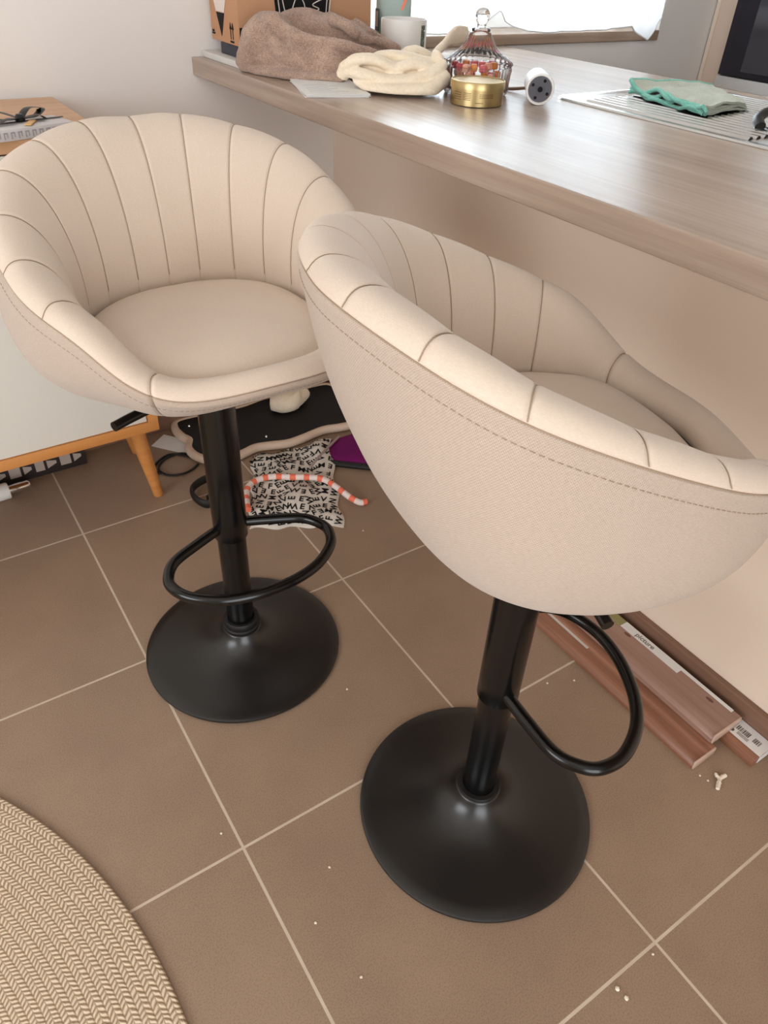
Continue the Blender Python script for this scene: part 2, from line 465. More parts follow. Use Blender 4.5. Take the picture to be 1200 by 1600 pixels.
P0 = rim(0); gap = np.concatenate([EDGE - P0[:, :2], np.zeros((NS, 1))], 1)
P1 = P0 + gap * .62 - UPV * .001
P3 = P0 + gap; P3[:, 2] = ZB
P2 = P3 + UPV * ((P0[:, 2] - ZB) * .55)[:, None]
P3 = P3 - gap * (.012 / np.linalg.norm(gap, axis=1))[:, None]
inner = lambda u: (1 - u) ** 3 * P0 + 3 * u * (1 - u) ** 2 * P1 + 3 * u * u * (1 - u) * P2 + u ** 3 * P3
PIP = 76
rows_o = [outer(u) for u in np.linspace(1, .0, 26)] + [rim(R(a)) for a in (90, 85, 81, 78.5, PIP)]
rows_i = [rim(R(a)) for a in (PIP, 73.5, 71, 66, 58, 48, 36, 24, 12)] + [inner(u) for u in np.linspace(0, 1, 34)]
def grid_mesh(rows, seam_amp, lip_groove, cover_groove):
    G = np.array(rows)                                                    # V x NS x 3
    du = np.roll(G, -1, 1) - np.roll(G, 1, 1); dvv = np.gradient(G, axis=0)
    N = np.cross(du, dvv); N /= (np.linalg.norm(N, axis=2)[:, :, None] + 1e-12)
    v = np.concatenate([[0], np.cumsum(np.linalg.norm(np.diff(G, axis=0), axis=2).mean(1))])
    ds = np.full(NS, 9.)
    for q in SEAMS:
        d = np.abs((ss - q + HALF) % LEN - HALF); ds = np.minimum(ds, d)
    df = np.full(NS, 9.)
    for q in FRONT: df = np.minimum(df, np.abs(ss - q))
    g = np.zeros((len(rows), NS))
    if seam_amp:
        dall = np.minimum(ds, df)
        mask = np.clip(v / .006, 0, 1)[:, None]
        g += mask * (.0010 * (1 - np.exp(-(dall / .02) ** 2)) - .0017 * np.exp(-(dall / .0024) ** 2))[None, :]
        front = np.clip((fwd - .78) / .05, 0, 1)[None, :]                 # the lip has no channels, only its corner seams
        g = g * (1 - front) + front * (-.0035 * np.exp(-(df / .0022) ** 2))[None, :]
    else:
        g += (-.0030 * np.exp(-(df / .0022) ** 2))[None, :]
    if lip_groove: g[0, :] -= .0022; g[1, :] -= .0009
    if cover_groove: g[-1, :] -= .0022; g[-2, :] -= .0009
    return G, N, g, v
def shell_mesh(name, rows, seam_amp, a, b):
    G, N, g, v = grid_mesh(rows, seam_amp, a, b)
    # make the normals point away from the padding
    if (N[len(rows) // 2, 0] * (np.array([0, .02, .1]) - G[len(rows) // 2, 0])).sum() < 0: N = -N   # towards the seat
    if not seam_amp: N = -N
    else:
        pass
    P = G + N * g[:, :, None]
    bm = bmesh.new(); uv = bm.loops.layers.uv.new('UVMap')
    V = [[bm.verts.new(P[j, i]) for i in range(NS)] for j in range(len(rows))]
    for j in range(len(rows) - 1):
        for i in range(NS):
            k = (i + 1) % NS
            f = bm.faces.new((V[j][i], V[j][k], V[j + 1][k], V[j + 1][i]))
            s0 = ss[i]; s1 = ss[k] if k else ss[0] + LEN
            for lp, q in zip(f.loops, ((s0, v[j]), (s1, v[j]), (s1, v[j + 1]), (s0, v[j + 1]))): lp[uv].uv = q
    return bm, V
def edge_normals(rows):
    return None

stool_shell, Vs = shell_mesh('outer_shell', rows_o, False, False, True)
bmesh.ops.contextual_create(stool_shell, geom=Vs[0]) if False else None
stool_shell.faces.new(Vs[0])
stool_pad, Vp = shell_mesh('channel_back', rows_i, True, True, False)

def cushion_bm():
    bm = bmesh.new(); uv = bm.loops.layers.uv.new('UVMap')
    idx = np.linspace(-HALF, HALF, 161)[:-1]
    B = np.stack([np.interp(idx, ss, (P3 + gap * .05)[:, k], period=LEN) for k in range(3)], -1)
    cen = np.array([0, .035])
    rho = [0, .12, .25, .4, .55, .68, .8, .88, .93, .965, .985, 1.0, 1.0]
    rings = []
    for ri, p in enumerate(rho):
        ring = []
        for i in range(len(idx)):
            xy = cen + (B[i, :2] - cen) * (p if ri < len(rho) - 1 else .985)
            z = .087 + .012 * (1 - p ** 2.2) - .016 * max(0, p - .8) ** 2 / .04
            z -= .016 * max(0, (xy[1] - .10) / .09) ** 2 if xy[1] > .10 else 0
            if ri == len(rho) - 1: z = .052
            ring.append(bm.verts.new((xy[0], xy[1], z)))
            if ri == 0: break
        rings.append(ring)
    n = len(idx)
    fs = []
    for A, Bq in zip(rings, rings[1:]):
        for i in range(n):
            k = (i + 1) % n
            fs.append(bm.faces.new((A[0], Bq[i], Bq[k])) if len(A) == 1 else bm.faces.new((A[i], Bq[i], Bq[k], A[k])))
    fs.append(bm.faces.new(rings[-1]))
    for f in fs:
        for lp in f.loops: lp[uv].uv = (lp.vert.co.x, lp.vert.co.y)
    return bm

# stitching: dashed top stitch below the rim piping, and thread lying in every channel seam
def stitch_bm():
    bm = bmesh.new()
    uq = (.0105 / (2 * np.linalg.norm(Ko - Oo, axis=1)))[:, None]; base = outer(uq); G = np.array([outer(uq * .8), base, outer(uq * 1.2)])
    nrm = np.cross(np.roll(base, -1, 0) - np.roll(base, 1, 0), G[2] - G[0]); nrm /= np.linalg.norm(nrm, axis=1)[:, None]
    sgn = np.sign((nrm[:, :2] * out2).sum(1)); nrm *= sgn[:, None]
    pos = lambda s: np.array([np.interp(s, ss, (base + nrm * .0002)[:, k], period=LEN) for k in range(3)])
    s = -HALF
    while s < HALF:
        sweep(bm, [pos(s), pos(s + .0018), pos(s + .0036)], .00042, 5); s += .0062
    return bm
def seam_thread_bm():
    bm = bmesh.new()
    G, N, g, v = grid_mesh(rows_i, True, True, False)
    if (N[len(rows_i) // 2, 0] * (np.array([0, .02, .1]) - G[len(rows_i) // 2, 0])).sum() < 0: N = -N
    P = G + N * (g + .0006)[:, :, None]
    for q in SEAMS + FRONT:
        i = int(np.argmin(np.abs(ss - q)))
        sweep(bm, [tuple(p) for p in P[2:-3, i]], .0005, 5)
    sweep(bm, [tuple(p) for p in (P[0] + out3 * .0004)[::2]], .0006, 5, closed=True)
    Go, No, go, vo = grid_mesh(rows_o, False, False, True)
    for q in FRONT:
        i = int(np.argmin(np.abs(ss - q)))
        dd = Go[:, i] - np.array([0, .0, .12]); dd /= np.linalg.norm(dd, axis=1)[:, None]
        sweep(bm, [tuple(p) for p in (Go[:, i] - dd * .0022)[6:-1]], .0007, 5)
    return bm

def base_bm():
    bm = bmesh.new()
    prof = [(0, .0), (.188, .0), (.1915, .0015), (.1925, .004), (.1918, .0065), (.188, .0085), (.17, .0105), (.14, .0135), (.11, .0175), (.088, .0225),
            (.070, .0290), (.056, .0370), (.046, .0455), (.0400, .0530), (.0372, .0590), (.0362, .0610), (.034, .0625), (.0, .0625)]
    lathe(bm, prof, 128); return bm
def footrest_bm():
    side = [(.118, .048), (.139, .078), (.142, .105), (.126, .138), (.088, .168), (.045, .183)]
    pts = [(.022, .004), (.07, .024)] + side + [(0, .187)] + [(-a, b) for a, b in side[::-1]] + [(-.07, .024), (-.022, .004)]
    bm = bmesh.new(); sweep(bm, [(a, b, 0) for a, b, *_ in smooth_path([(a, b, 0) for a, b in pts], 8)], .0092, 14); return bm

meshes = {}
def keep_mesh(name, bm, m, angle=None):
    bmesh.ops.recalc_face_normals(bm, faces=bm.faces)
    me = bpy.data.meshes.new(name); bm.to_mesh(me); bm.free(); me.materials.append(m)
    me.polygons.foreach_set('use_smooth', [True] * len(me.polygons))
    if angle: me.set_sharp_from_angle(angle=R(angle))
    meshes[name] = me
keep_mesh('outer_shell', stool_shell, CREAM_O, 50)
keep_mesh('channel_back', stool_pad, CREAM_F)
keep_mesh('seat_cushion', cushion_bm(), CREAM_F)
keep_mesh('topstitching', stitch_bm(), THREAD)
keep_mesh('seam_thread', seam_thread_bm(), THREAD)
keep_mesh('base', base_bm(), BLACK, 40)
keep_mesh('footrest', footrest_bm(), BLACK_G)

def part(name, me, parent, loc=(0, 0, 0), rz=0):
    o = bpy.data.objects.new(name, me); C.objects.link(o); o.parent = parent; o.location = loc; o.rotation_euler = (0, 0, rz); return o

def bar_stool(px, py, seat_xy, yaw, h, foot_z, foot_yaw, sleeve_z, collar, lever, label):
    t = root('bar_stool', (px, py, 0), label, 'bar stool', 'cream tub bar stools')
    part('base', meshes['base'], t)
    bm = bmesh.new()
    if collar:
        lathe(bm, [(.0262, .060), (.034, .060), (.0355, .063), (.0355, .069), (.0335, .071), (.0335, .075), (.0345, .077), (.0345, .083), (.032, .087), (.0262, .087)], 48)
    else:
        lathe(bm, [(.0262, .061), (.034, .061), (.035, .0645), (.0335, .068), (.0262, .068)], 48)
    ob('collar', bm, RUBBER, t)
    bm = bmesh.new(); lathe(bm, [(0, .056), (.0255, .056), (.0255, sleeve_z + .03), (0, sleeve_z + .03)], 40); ob('lower_tube', bm, BLACK_G, t)
    bm = bmesh.new(); lathe(bm, [(.0252, sleeve_z), (.0288, sleeve_z), (.0300, sleeve_z + .002), (.0300, sleeve_z + .05), (.0300, h - .012), (.0, h - .012)], 40); ob('sleeve_tube', bm, BLACK_G, t)
    fo = part('footrest', meshes['footrest'], t, (0, 0, foot_z), foot_yaw - R(90))
    mz = h - .02
    bm = bmesh.new(); box(bm, -.075, .075, -.075, .075, mz + .004, mz + .019, bev=.003); pl = ob('swivel_plate', bm, BLACK_G, t); 
    pl.rotation_euler = (0, 0, yaw)
    bm = bmesh.new(); sweep(bm, smooth_path([(0, 0, mz - .004)] + lever, 6), .0072, 12)
    lv = ob('height_lever', bm, BLACK_G, t)
    loc = (seat_xy[0] - px, seat_xy[1] - py, h); rz = yaw - R(90)
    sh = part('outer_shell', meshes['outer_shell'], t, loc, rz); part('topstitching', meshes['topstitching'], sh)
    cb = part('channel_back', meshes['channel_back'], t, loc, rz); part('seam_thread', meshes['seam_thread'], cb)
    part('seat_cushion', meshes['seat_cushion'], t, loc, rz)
    return t
YAW1, YAW2 = R(-90.85), R(-16.82)
bar_stool(.180, -.513, (.1823, -.5054), YAW1, .6202, .318, R(-91), .295, True,
          [(-.06, -.01, .597), (-.13, -.028, .593), (-.166, -.042, .592)],
          'cream channel-stitched tub bar stool with its open front towards the camera, beside the white sideboard')
bar_stool(.3605, -1.036, (.3578, -1.0174), YAW2, .6341, .322, R(-29), .296, False,
          [(-.02, -.06, .612), (-.026, -.12, .603), (-.034, -.153, .598)],
          'cream channel-stitched tub bar stool seen from behind, turned towards the breakfast bar')

# ------------------------------------------------------------------ sideboard with the parcel on it
sb = root('sideboard', (-.40, .1575, 0), 'white-fronted pine sideboard on splayed legs against the back wall', 'sideboard')
SX, SY = .40, -.1575      # children are built in world coordinates and shifted
def sbx(name, bm, m, parent=sb, angle=35):
    bmesh.ops.translate(bm, verts=bm.verts, vec=(SX, SY, 0)); return ob(name, bm, m, parent, True, angle)
X0, X1, Y0, Y1, Z0, Z1 = -1.01, .213, -.035, .344, .245, .855
sbx('top_board', bx(X0, X1, Y0, Y1, Z1 - .02, Z1, bev=.0015), PINE_TOP)
sbx('bottom_board', bx(X0, X1, Y0, Y1, Z0, Z0 + .024, bev=.0015), PINE)
sbx('side_panel', bx(X0, X0 + .022, Y0, Y1, Z0 + .024, Z1 - .02), PINE)
sbx('side_panel', bx(X1 - .022, X1, Y0, Y1, Z0 + .024, Z1 - .02), PINE)
sbx('back_panel', bx(X0 + .022, X1 - .022, Y1 - .012, Y1, Z0 + .024, Z1 - .02), PINE)
dm = (X0 + X1) / 2
for a, b in ((X0 + .024, dm - .0015), (dm + .0015, X1 - .024)):
    sbx('door', bx(a, b, Y0 + .004, Y0 + .022, Z0 + .026, Z1 - .023, bev=.0012), WHITE_LAC)
for lx, ly, fx, fy in ((.172, .034, .2065, .062), (-.97, .034, -1.005, .062), (.185, .255, .222, .282), (-.97, .285, -1.005, .315)):
    bm = bmesh.new(); sweep(bm, [(lx, ly, Z0), (lx + (fx - lx) * .5, ly + (fy - ly) * .5, Z0 / 2), (fx, fy, .002), (fx, fy, 0)], [.0205, .0165, .0125, .011], 24, up=(0, 1, 0))
    sbx('leg', bm, PINE)

gp = root('gift_parcel', (.085, .002, Z1), 'small flat silver-grey parcel tied with black ribbon on the sideboard', 'gift', None, R(14))
GPAP = plain('silver_grey_wrap', lin(216, 212, 212), .5, 0, .4, .05, 60, .2, 90)
ob('parcel', bx(-.13, .074, -.036, .036, 0, .019, bev=.004), GPAP, gp)
bm = bmesh.new()
for k in range(16): 
    x = -.125 + k * .0122
    box(bm, x, x + .0022, -.0365, -.0358, .004, .014); box(bm, x + .002, x + .007, -.0365, -.0358, .012, .014); box(bm, x + .0055, x + .0072, -.0365, -.0358, .006, .014)
ob('printed_pattern', bm, plain('grey_print', lin(170, 166, 170), .6), gp, False)
RIB = plain('black_satin_ribbon', lin(14, 14, 16), .35, 0, .5)
bm = bmesh.new()
def ribbon(bm, pts, wd, th=.0006):
    sweep(bm, smooth_path(pts, 8), [(wd, th)] * (8 * (len(pts) - 1) + 1), 8, up=(0, 0, 1))
ribbon(bm, [(-.165, .004, .0205), (-.075, .004, .0203), (.039, .002, .0205)], .0035)
ribbon(bm, [(-.035, .006, .024), (-.062, .024, .034), (-.085, .030, .030), (-.062, .012, .024), (-.035, .006, .024)], .007)
ribbon(bm, [(-.035, .006, .024), (-.012, .020, .036), (.014, .026, .032), (-.008, .008, .025), (-.035, .006, .024)], .007)
ribbon(bm, [(-.035, .006, .024), (-.06, -.006, .028), (-.085, -.010, .021)], .006)
ribbon(bm, [(-.035, .006, .024), (-.008, -.004, .029), (.004, -.004, .022)], .007)
lathe(bm, [(0, .019), (.008, .021), (.009, .026), (.005, .031), (0, .032)], 16, (-.035, .006, 0))
for v in bm.verts: v.co.x += .035
ob('ribbon_bow', bm, RIB, gp)
bm = bmesh.new(); box(bm, -.006, .006, -.018, .018, 0, .003, bev=.002, mtx=Matrix.Translation((.006, -.018, .0195)) @ Matrix.Rotation(R(-40), 4, 'Z'))
ob('wooden_tag', bm, plain('pale_wood_tag', lin(214, 168, 110), .5), gp)

# beneath the sideboard
gb = root('patterned_box', (-.12, .31, 0), 'low black and white patterned box on the floor under the sideboard', 'box')
bm = bmesh.new(); box(bm, -.30, .212, -.02, .03, 0, .05, bev=.002); ob('body', bm, plain('dark_board', lin(40, 30, 27), .6), gb)
bm = bmesh.new()
x = -.29
k = 0
while x < .20:
    wd = (.022, .034, .027, .030)[k % 4]
    if k % 2 == 0: box(bm, x, x + wd, -.0212, -.0196, .016, .046)
    else:
        poly_prism(bm, [(x + .004, .018), (x + wd - .006, .028), (x + wd - .006, .036), (x + .004, .042)], 0, .0016, mtx=Matrix.Translation((0, -.0196, 0)) @ Matrix.Rotation(R(90), 4, 'X'))
    x += wd + .003; k += 1
ob('printed_pattern', bm, plain('pale_print', lin(176, 162, 152), .7), gb, False)
rl = root('lint_roller', (-.135, .235, 0), 'white and chrome tube on the floor under the sideboard', 'tube', None, R(2))
bm = bmesh.new(); lathe(bm, [(0, -.05), (.019, -.05), (.021, -.047), (.021, .030), (.019, .033), (0, .033)], 32, mtx=Matrix.Translation((-.01, 0, .021)) @ Matrix.Rotation(R(90), 4, 'Y')); ob('body', bm, WHITE_P, rl)
bm = bmesh.new(); lathe(bm, [(0, 0), (.0115, 0), (.0115, .046), (.008, .051), (0, .051)], 24, mtx=Matrix.Translation((.022, 0, .021)) @ Matrix.Rotation(R(90), 4, 'Y')); ob('chrome_rod', bm, plain('chrome', (.85, .85, .85, 1), .12, 1), rl)

# ------------------------------------------------------------------ rug
rg = tag(bpy.data.objects.new('braided_rug', None), None)
bpy.data.objects.remove(rg)
bm = bmesh.new(); lathe(bm, [(0, .009), (.3, .009), (.6, .009), (.845, .009), (.8545, .0075), (.857, .0045), (.855, .001), (.84, 0), (0, 0)], 180)
o = ob('braided_rug', bm, m_rug()); o.location = (-1.020, -1.0816, 0)
tag(o, 'round beige braided rug on the tiles in the near left corner', 'rug')

# ------------------------------------------------------------------ clutter on the floor behind the first stool
MB = plain('black_backing_board', lin(27, 25, 24), .6, 0, .3)
edge = [(.372, .346), (.350, .315), (.352, .268), (.362, .236), (.346, .200), (.347, .165), (.362, .134), (.392, .108), (.430, .100), (.468, .108), (.505, .116), (.545, .107), (.592, .092),
        (.640, .094), (.680, .100), (.720, .103), (.765, .092), (.812, .088), (.852, .104), (.866, .150), (.855, .205), (.866, .262), (.858, .322), (.80, .336), (.72, .330), (.64, .340), (.56, .330), (.47, .340)]
ep = smooth_path([(a, b, .020) for a, b in edge], 5, True)
wm = root('wavy_mirror', (.6, .2, 0), 'black-backed wavy-edged mirror lying face down in the corner under the worktop', 'mirror')
bm = bmesh.new(); poly_prism(bm, [(a - .6, b - .2) for a, b, c in ep], .008, .022); ob('backing_board', bm, MB, wm, False)
bm = bmesh.new(); sweep(bm, [(a - .6, b - .2, .0125) for a, b, c in ep], .0125, 12, closed=True); ob('cream_edging', bm, plain('cream_edging', lin(214, 190, 168), .6), wm)
for sx_, sy_ in ((.385, .30), (.395, .148), (.55, .14), (.82, .14)):
    bm = bmesh.new(); lathe(bm, [(0, .0255), (.003, .025), (.0045, .022), (.0045, .020)], 14, (sx_ - .6, sy_ - .2, 0)); ob('screw', bm, STEEL, wm)

def cloth(name, ropes, m, label, cat, floor_z, voxel=.004, it=6, amp=.002, fs=55, seed=0, group=None, amp2=.0, f2=20):
    bm = bmesh.new()
    for rp in ropes:
        pts = smooth_path([(p[0], p[1], p[2]) for p in rp], 6); rr = smooth_path([(p[3], p[4], 0) for p in rp], 6)
        n = len(pts); pp = [pts[0]] + pts + [pts[-1]]
        sweep(bm, pts, [(max(r[0], .003), max(r[1], .002)) for r in rr], 20, up=(0, 0, 1))
    def post(me):
        co = np.empty(len(me.vertices) * 3); me.vertices.foreach_get('co', co); co = co.reshape(-1, 3)
        no = np.empty(len(me.vertices) * 3); me.vertices.foreach_get('normal', no); no = no.reshape(-1, 3)
        off = Vector((seed * 3.1, seed * 1.7, 0))
        for i in range(len(co)):
            p = Vector(co[i])
            a = noise.noise(p * fs + off); b = noise.noise(Vector((p.x * f2, p.y * f2, p.z * f2 * 2.2)) + off)
            co[i] += no[i] * (amp * a + amp2 * (1 - 2 * abs(b)))
        co[:, 2] = np.maximum(co[:, 2], floor_z)
        me.vertices.foreach_set('co', co.reshape(-1)); me.update()
    o = baked(name, bm, [('REMESH', dict(mode='VOXEL', voxel_size=voxel)), ('SMOOTH', dict(factor=.5, iterations=it))], m, None, post)
    return tag(o, label, cat, group)

CREAMCLOTH = m_knit('cream_ribbed_cotton', lin(238, 219, 190), lin(250, 236, 214), 180, .15)
cloth('cream_cloth', [[(.622, .258, .050, .02, .02), (.648, .245, .050, .03, .028), (.676, .240, .050, .032, .028), (.708, .248, .050, .022, .026), (.743, .268, .05, .02, .02)],
                      [(.673, .222, .05, .01, .026), (.698, .23, .055, .012, .028), (.713, .255, .055, .012, .024)]],
      CREAMCLOTH, 'small bunched cream cloth lying on the black mirror back in the corner', 'cloth', .0235, .004, 4, .001, 60, 2)

PURPLE = plain('purple_fabric', lin(112, 20, 92), .8, 0, .2, .1, 30, .2, 120)
pb = root('purple_bag', (.70, -.02, 0), 'flat purple bag with black edging on the tiles beside the printed pouch', 'bag')
def pbf(u, v):
    x = -.07 + u * .20; y = .10 - v * .20 * (1 - .25 * u) + u * .0
    z = .030 - .012 * (2 * u - 1) ** 2 - .012 * (2 * v - 1) ** 2 + .003 * math.sin(9 * u + 4 * v)
    return (x, y - .05 + .02, z)
bm = bmesh.new(); sheet(bm, pbf, 24, 20, .0)
poly = [(-.07, .07), (.13, .07), (.13, -.08), (.03, -.105), (-.07, -.13)]
V0 = list(bm.verts); bm.free()
bm = bmesh.new()
def pbs(u, v):
    a = Vector((-.072, .072, 0)).lerp(Vector((.135, .072, 0)), u); b = Vector((-.072, -.030, 0)).lerp(Vector((.040, -.150, 0)), min(1, u * 1.0))
    b = Vector((-.055, -.020, 0)).lerp(Vector((.095, -.150, 0)), u)
    p = a.lerp(b, v); e = (1 - (2 * u - 1) ** 6) * (1 - (2 * v - 1) ** 6)
    return (p.x, p.y, .004 + .012 * e + .002 * math.sin(12 * u + 3 * v) * e)
sheet(bm, pbs, 26, 22, .003); ob('body', bm, PURPLE, pb)
bm = bmesh.new()
ep2 = [Vector(pbs(u, 1)) + Vector((0, 0, .004)) for u in np.linspace(0, 1, 20)] 
sweep(bm, [p for p in ep2], .009, 10); ob('black_edge', bm, RUBBER, pb)
bm = bmesh.new(); sweep(bm, smooth_path([(-.125, -.052, .036), (-.08, -.02, .036), (-.03, .02, .026), (.03, .062, .020)], 6), .0035, 8); ob('grey_cord', bm, plain('grey_cord', lin(170, 150, 145), .6), pb)

# printed pouch and the striped cord over it
PO = root('printed_pouch', (.5, -.09, 0), 'white fabric pouch printed all over with black letters, behind the first stool', 'pouch')
A_, B_, C_, D_ = Vector((.345, -.185, 0)), Vector((.545, -.290, 0)), Vector((.700, .050, 0)), Vector((.485, .095, 0))
def pof(u, v, lift=0):
    p = A_.lerp(B_, u).lerp(D_.lerp(C_, u), v)
    e = (1 - (2 * u - 1) ** 8) * (1 - (2 * v - 1) ** 8)
    z = .003 + .013 * e + .0035 * math.sin(11 * u + 5 * v) * e + .0035 * math.sin(15 * v - 6 * u) * e
    q_ = max(0, (u * v - .45) / .55); z += .017 * q_ * q_ * (3 - 2 * q_)
    return (p.x - .5 + .006 * math.sin(20 * v), p.y + .09 + .006 * math.sin(17 * u), z + lift)
bm = bmesh.new(); sheet(bm, pof, 36, 44, .0025)
ob('body', bm, plain('white_canvas', lin(224, 216, 204), .85, 0, .1, .03, 60), PO)
bm = bmesh.new()
words = ['FEVME', 'MEVEN', 'WEMEF', 'EVMEW', 'NEMVE']
du, dvw = .5 / 2, 1 / 13
for r in range(13):
    rowtxt = ''.join(random.choice('EVMEWNFE') for _ in range(11))
    for k, chh in enumerate(rowtxt):
        u = .05 + k * .09; v = (r + .5) * dvw
        if u > .97: continue
        o0 = Vector(pof(u, v)); ux = (Vector(pof(u + .02, v)) - o0).normalized(); vy = (Vector(pof(u, v + .02)) - o0).normalized()
        n = ux.cross(vy).normalized()
        if n.z < 0: n = -n
        rot = random.choice((0, 0, 90, 180))
        tm = text_mesh(chh, .026, .0002, True)
        F = Matrix((ux.to_4d(), n.cross(ux).to_4d(), n.to_4d(), Vector((0, 0, 0, 1)))).transposed()
        F[3][0] = F[3][1] = F[3][2] = 0; F[0][3] = F[1][3] = F[2][3] = 0
        add_mesh(bm, tm, Matrix.Translation(o0 + n * .0011) @ F @ Matrix.Rotation(R(rot), 4, 'Z'))
        bpy.data.meshes.remove(tm)
ob('black_lettering', bm, INK, PO, False)
STR = NT('orange_and_white_stripes')
uvn = STR.add('ShaderNodeUVMap'); sp_ = STR.add('ShaderNodeSeparateXYZ'); STR.link(uvn.outputs[0], sp_.inputs[0])
stripe = STR.math('LESS_THAN', STR.math('FRACT', STR.math('DIVIDE', sp_.outputs[0], .036)), .42)
STR.set(STR.mix(stripe, lin(232, 214, 206), lin(238, 118, 88)), .6)
cp = smooth_path([(.362, -.145, .028), (.378, -.100, .029), (.398, -.066, .030), (.425, -.048, .030), (.455, -.047, .030), (.484, -.059, .031), (.512, -.078, .031), (.550, -.101, .031), (.583, -.130, .030), (.598, -.175, .026), (.612, -.215, .016), (.628, -.238, .0085), (.645, -.242, .0085)], 6)
bm = bmesh.new(); uvl = bm.loops.layers.uv.new('UVMap'); rings = sweep(bm, cp, .0082, 12)
dist = {}; acc = 0
for i, rg_ in enumerate(rings):
    if i: acc += (Vector(cp[i]) - Vector(cp[i - 1])).length
    for v in rg_: dist[v] = acc
for f in bm.faces:
    for lp in f.loops: lp[uvl].uv = (dist[lp.vert], 0)
tag(ob('striped_cord', bm, STR.m), 'orange and white striped cord lying across the printed pouch', 'cord')

o = ob('paper_card', bx(-.032, .032, -.055, .055, 0, .0012), PAPER, None, False); o.location = (.325, .262, .0005); o.rotation_euler = (0, 0, R(38))
tag(o, 'white paper card on the tiles beside the black mirror back', 'card')
bm = bmesh.new(); sweep(bm, smooth_path([(.352, .172, .0035), (.325, .205, .0035), (.285, .205, .0035), (.255, .185, .0035), (.243, .157, .0035), (.256, .126, .0035), (.288, .112, .0035), (.318, .118, .0035), (.343, .134, .0035)], 8), .003, 10)
bm2 = sweep(bm, smooth_path([(.338, .176, .0036), (.30, .215, .0036), (.262, .205, .0036), (.232, .172, .0036), (.238, .147, .0036), (.2475, .1415, .0036)], 8), .0028, 10)
tag(ob('black_cable', bm, RUBBER), 'thin black cable looped on the tiles beside the sideboard leg', 'cable')
sh = root('black_strap', (.30, -.005, 0), 'bent black strap with a buckle on the tiles behind the first stool pole', 'strap')
bm = bmesh.new(); pth = smooth_path([(.055, .055, .012), (.015, .045, .016), (-.018, .022, .018), (-.026, -.014, .016), (-.012, -.048, .013), (.018, -.048, .012), (.05, -.036, .012)], 8)
sweep(bm, pth, [(.006, .012)] * len(pth), 10, up=(0, 0, 1)); ob('strap_loop', bm, RUBBER, sh)
bm = bmesh.new(); box(bm, -.018, .018, -.012, .012, 0, .016, bev=.003, mtx=Matrix.Translation((.022, -.022, 0)) @ Matrix.Rotation(R(20), 4, 'Z')); ob('buckle', bm, BLACK, sh)

# ------------------------------------------------------------------ boards along the half wall
def board(name, prof, y0, y1, m, label, parent_extra=None, yaw=0):
    """a moulding: prof is its (x, z) section, run from y0 to y1"""
    cx = sum(p[0] for p in prof) / len(prof)
    t = root(name, (cx, (y0 + y1) / 2, 0), label, 'board', 'boards beside the half wall')
    bm = bmesh.new(); A = [bm.verts.new((x - cx, (y0 - y1) / 2, z)) for x, z in prof]; B = [bm.verts.new((x - cx, (y1 - y0) / 2, z)) for x, z in prof]
    n = len(prof); bm.faces.new(A); bm.faces.new(B[::-1])
    for i in range(n): bm.faces.new((A[i], A[(i + 1) % n], B[(i + 1) % n], B[i]))
    t.rotation_euler = (0, 0, yaw)
    o = ob('moulding', bm, m, t, True, 25); return t, cx, (y0 + y1) / 2
t1, c1, y1_ = board('skirting_board', [(.733, 0), (.792, 0), (.792, .0215), (.772, .0215), (.768, .018), (.762, .0175), (.752, .019), (.742, .017), (.736, .012), (.733, .006)], -1.190, -.47, WALNUT,
                    'narrow reddish brown profiled board nearest the second stool, lying on the tiles')
bm = bmesh.new(); box(bm, .763 - c1, .7685 - c1, -.90 - y1_, -.55 - y1_, .0180, .0192); ob('pale_edge_strip', bm, plain('pale_film', lin(205, 198, 190), .25), t1, False)
bm = bmesh.new(); box(bm, .734 - c1, .792 - c1, -1.1935 - y1_, -1.190 - y1_, .001, .021, bev=.001); ob('film_end', bm, plain('clear_film', lin(206, 178, 160), .15, 0, .7), t1)
t3, c3, y3_ = board('skirting_board', [(.828, 0), (.884, 0), (.884, .0215), (.838, .0215), (.832, .019), (.829, .013)], -1.246, -.52, WALNUT,
                    'brown board with a white barcode label, tight against the half wall')
bm = bmesh.new(); box(bm, .842 - c3, .8845 - c3, -1.247 - y3_, -1.170 - y3_, .0216, .0222); box(bm, .842 - c3, .8845 - c3, -1.2475 - y3_, -1.2465 - y3_, .004, .0222); lb = ob('barcode_label', bm, PAPER, t3, False); lb['label'] = 'white barcode label'
bm = bmesh.new()
yy = -1.185
for k in range(16):
    wv = random.choice((.0008, .0013, .002)); box(bm, .858 - c3, .870 - c3, yy - wv - y3_, yy - y3_, .0222, .0225); yy -= wv + random.choice((.0008, .0012, .0016))
    if k == 9: yy -= .008
lathe(bm, [(0, .0225), (.004, .0225), (.004, .0222)], 16, (.850 - c3, -1.183 - y3_, 0))
for k in range(3): box(bm, .8495 - c3 + k * .0025, .8503 - c3 + k * .0025, -1.215 - y3_, -1.192 - y3_, .0222, .0225)
ob('printed_bars', bm, plain('grey_ink', lin(90, 84, 80), .7), lb, False)
t2, c2_, y2_ = board('skirting_board', [(.789, .0225), (.868, .0225), (.868, .0440), (.812, .0440), (.802, .0425), (.795, .0385), (.790, .032)], -1.180, -.50, WALNUT_P,
                     'wide pinkish brown board with two knots, lying across the other two boards')
bm = bmesh.new()
for ky, kx in ((-.93, .842), (-1.125, .850)):
    lathe(bm, [(0, .0443), (.006, .0443), (.0065, .0440)], 20, mtx=Matrix.Translation((kx - c2_, ky - y2_, 0)) @ Matrix.Diagonal((.55, 1.3, 1, 1)))
ob('knot', bm, plain('dark_knot', lin(108, 72, 62), .5), t2)
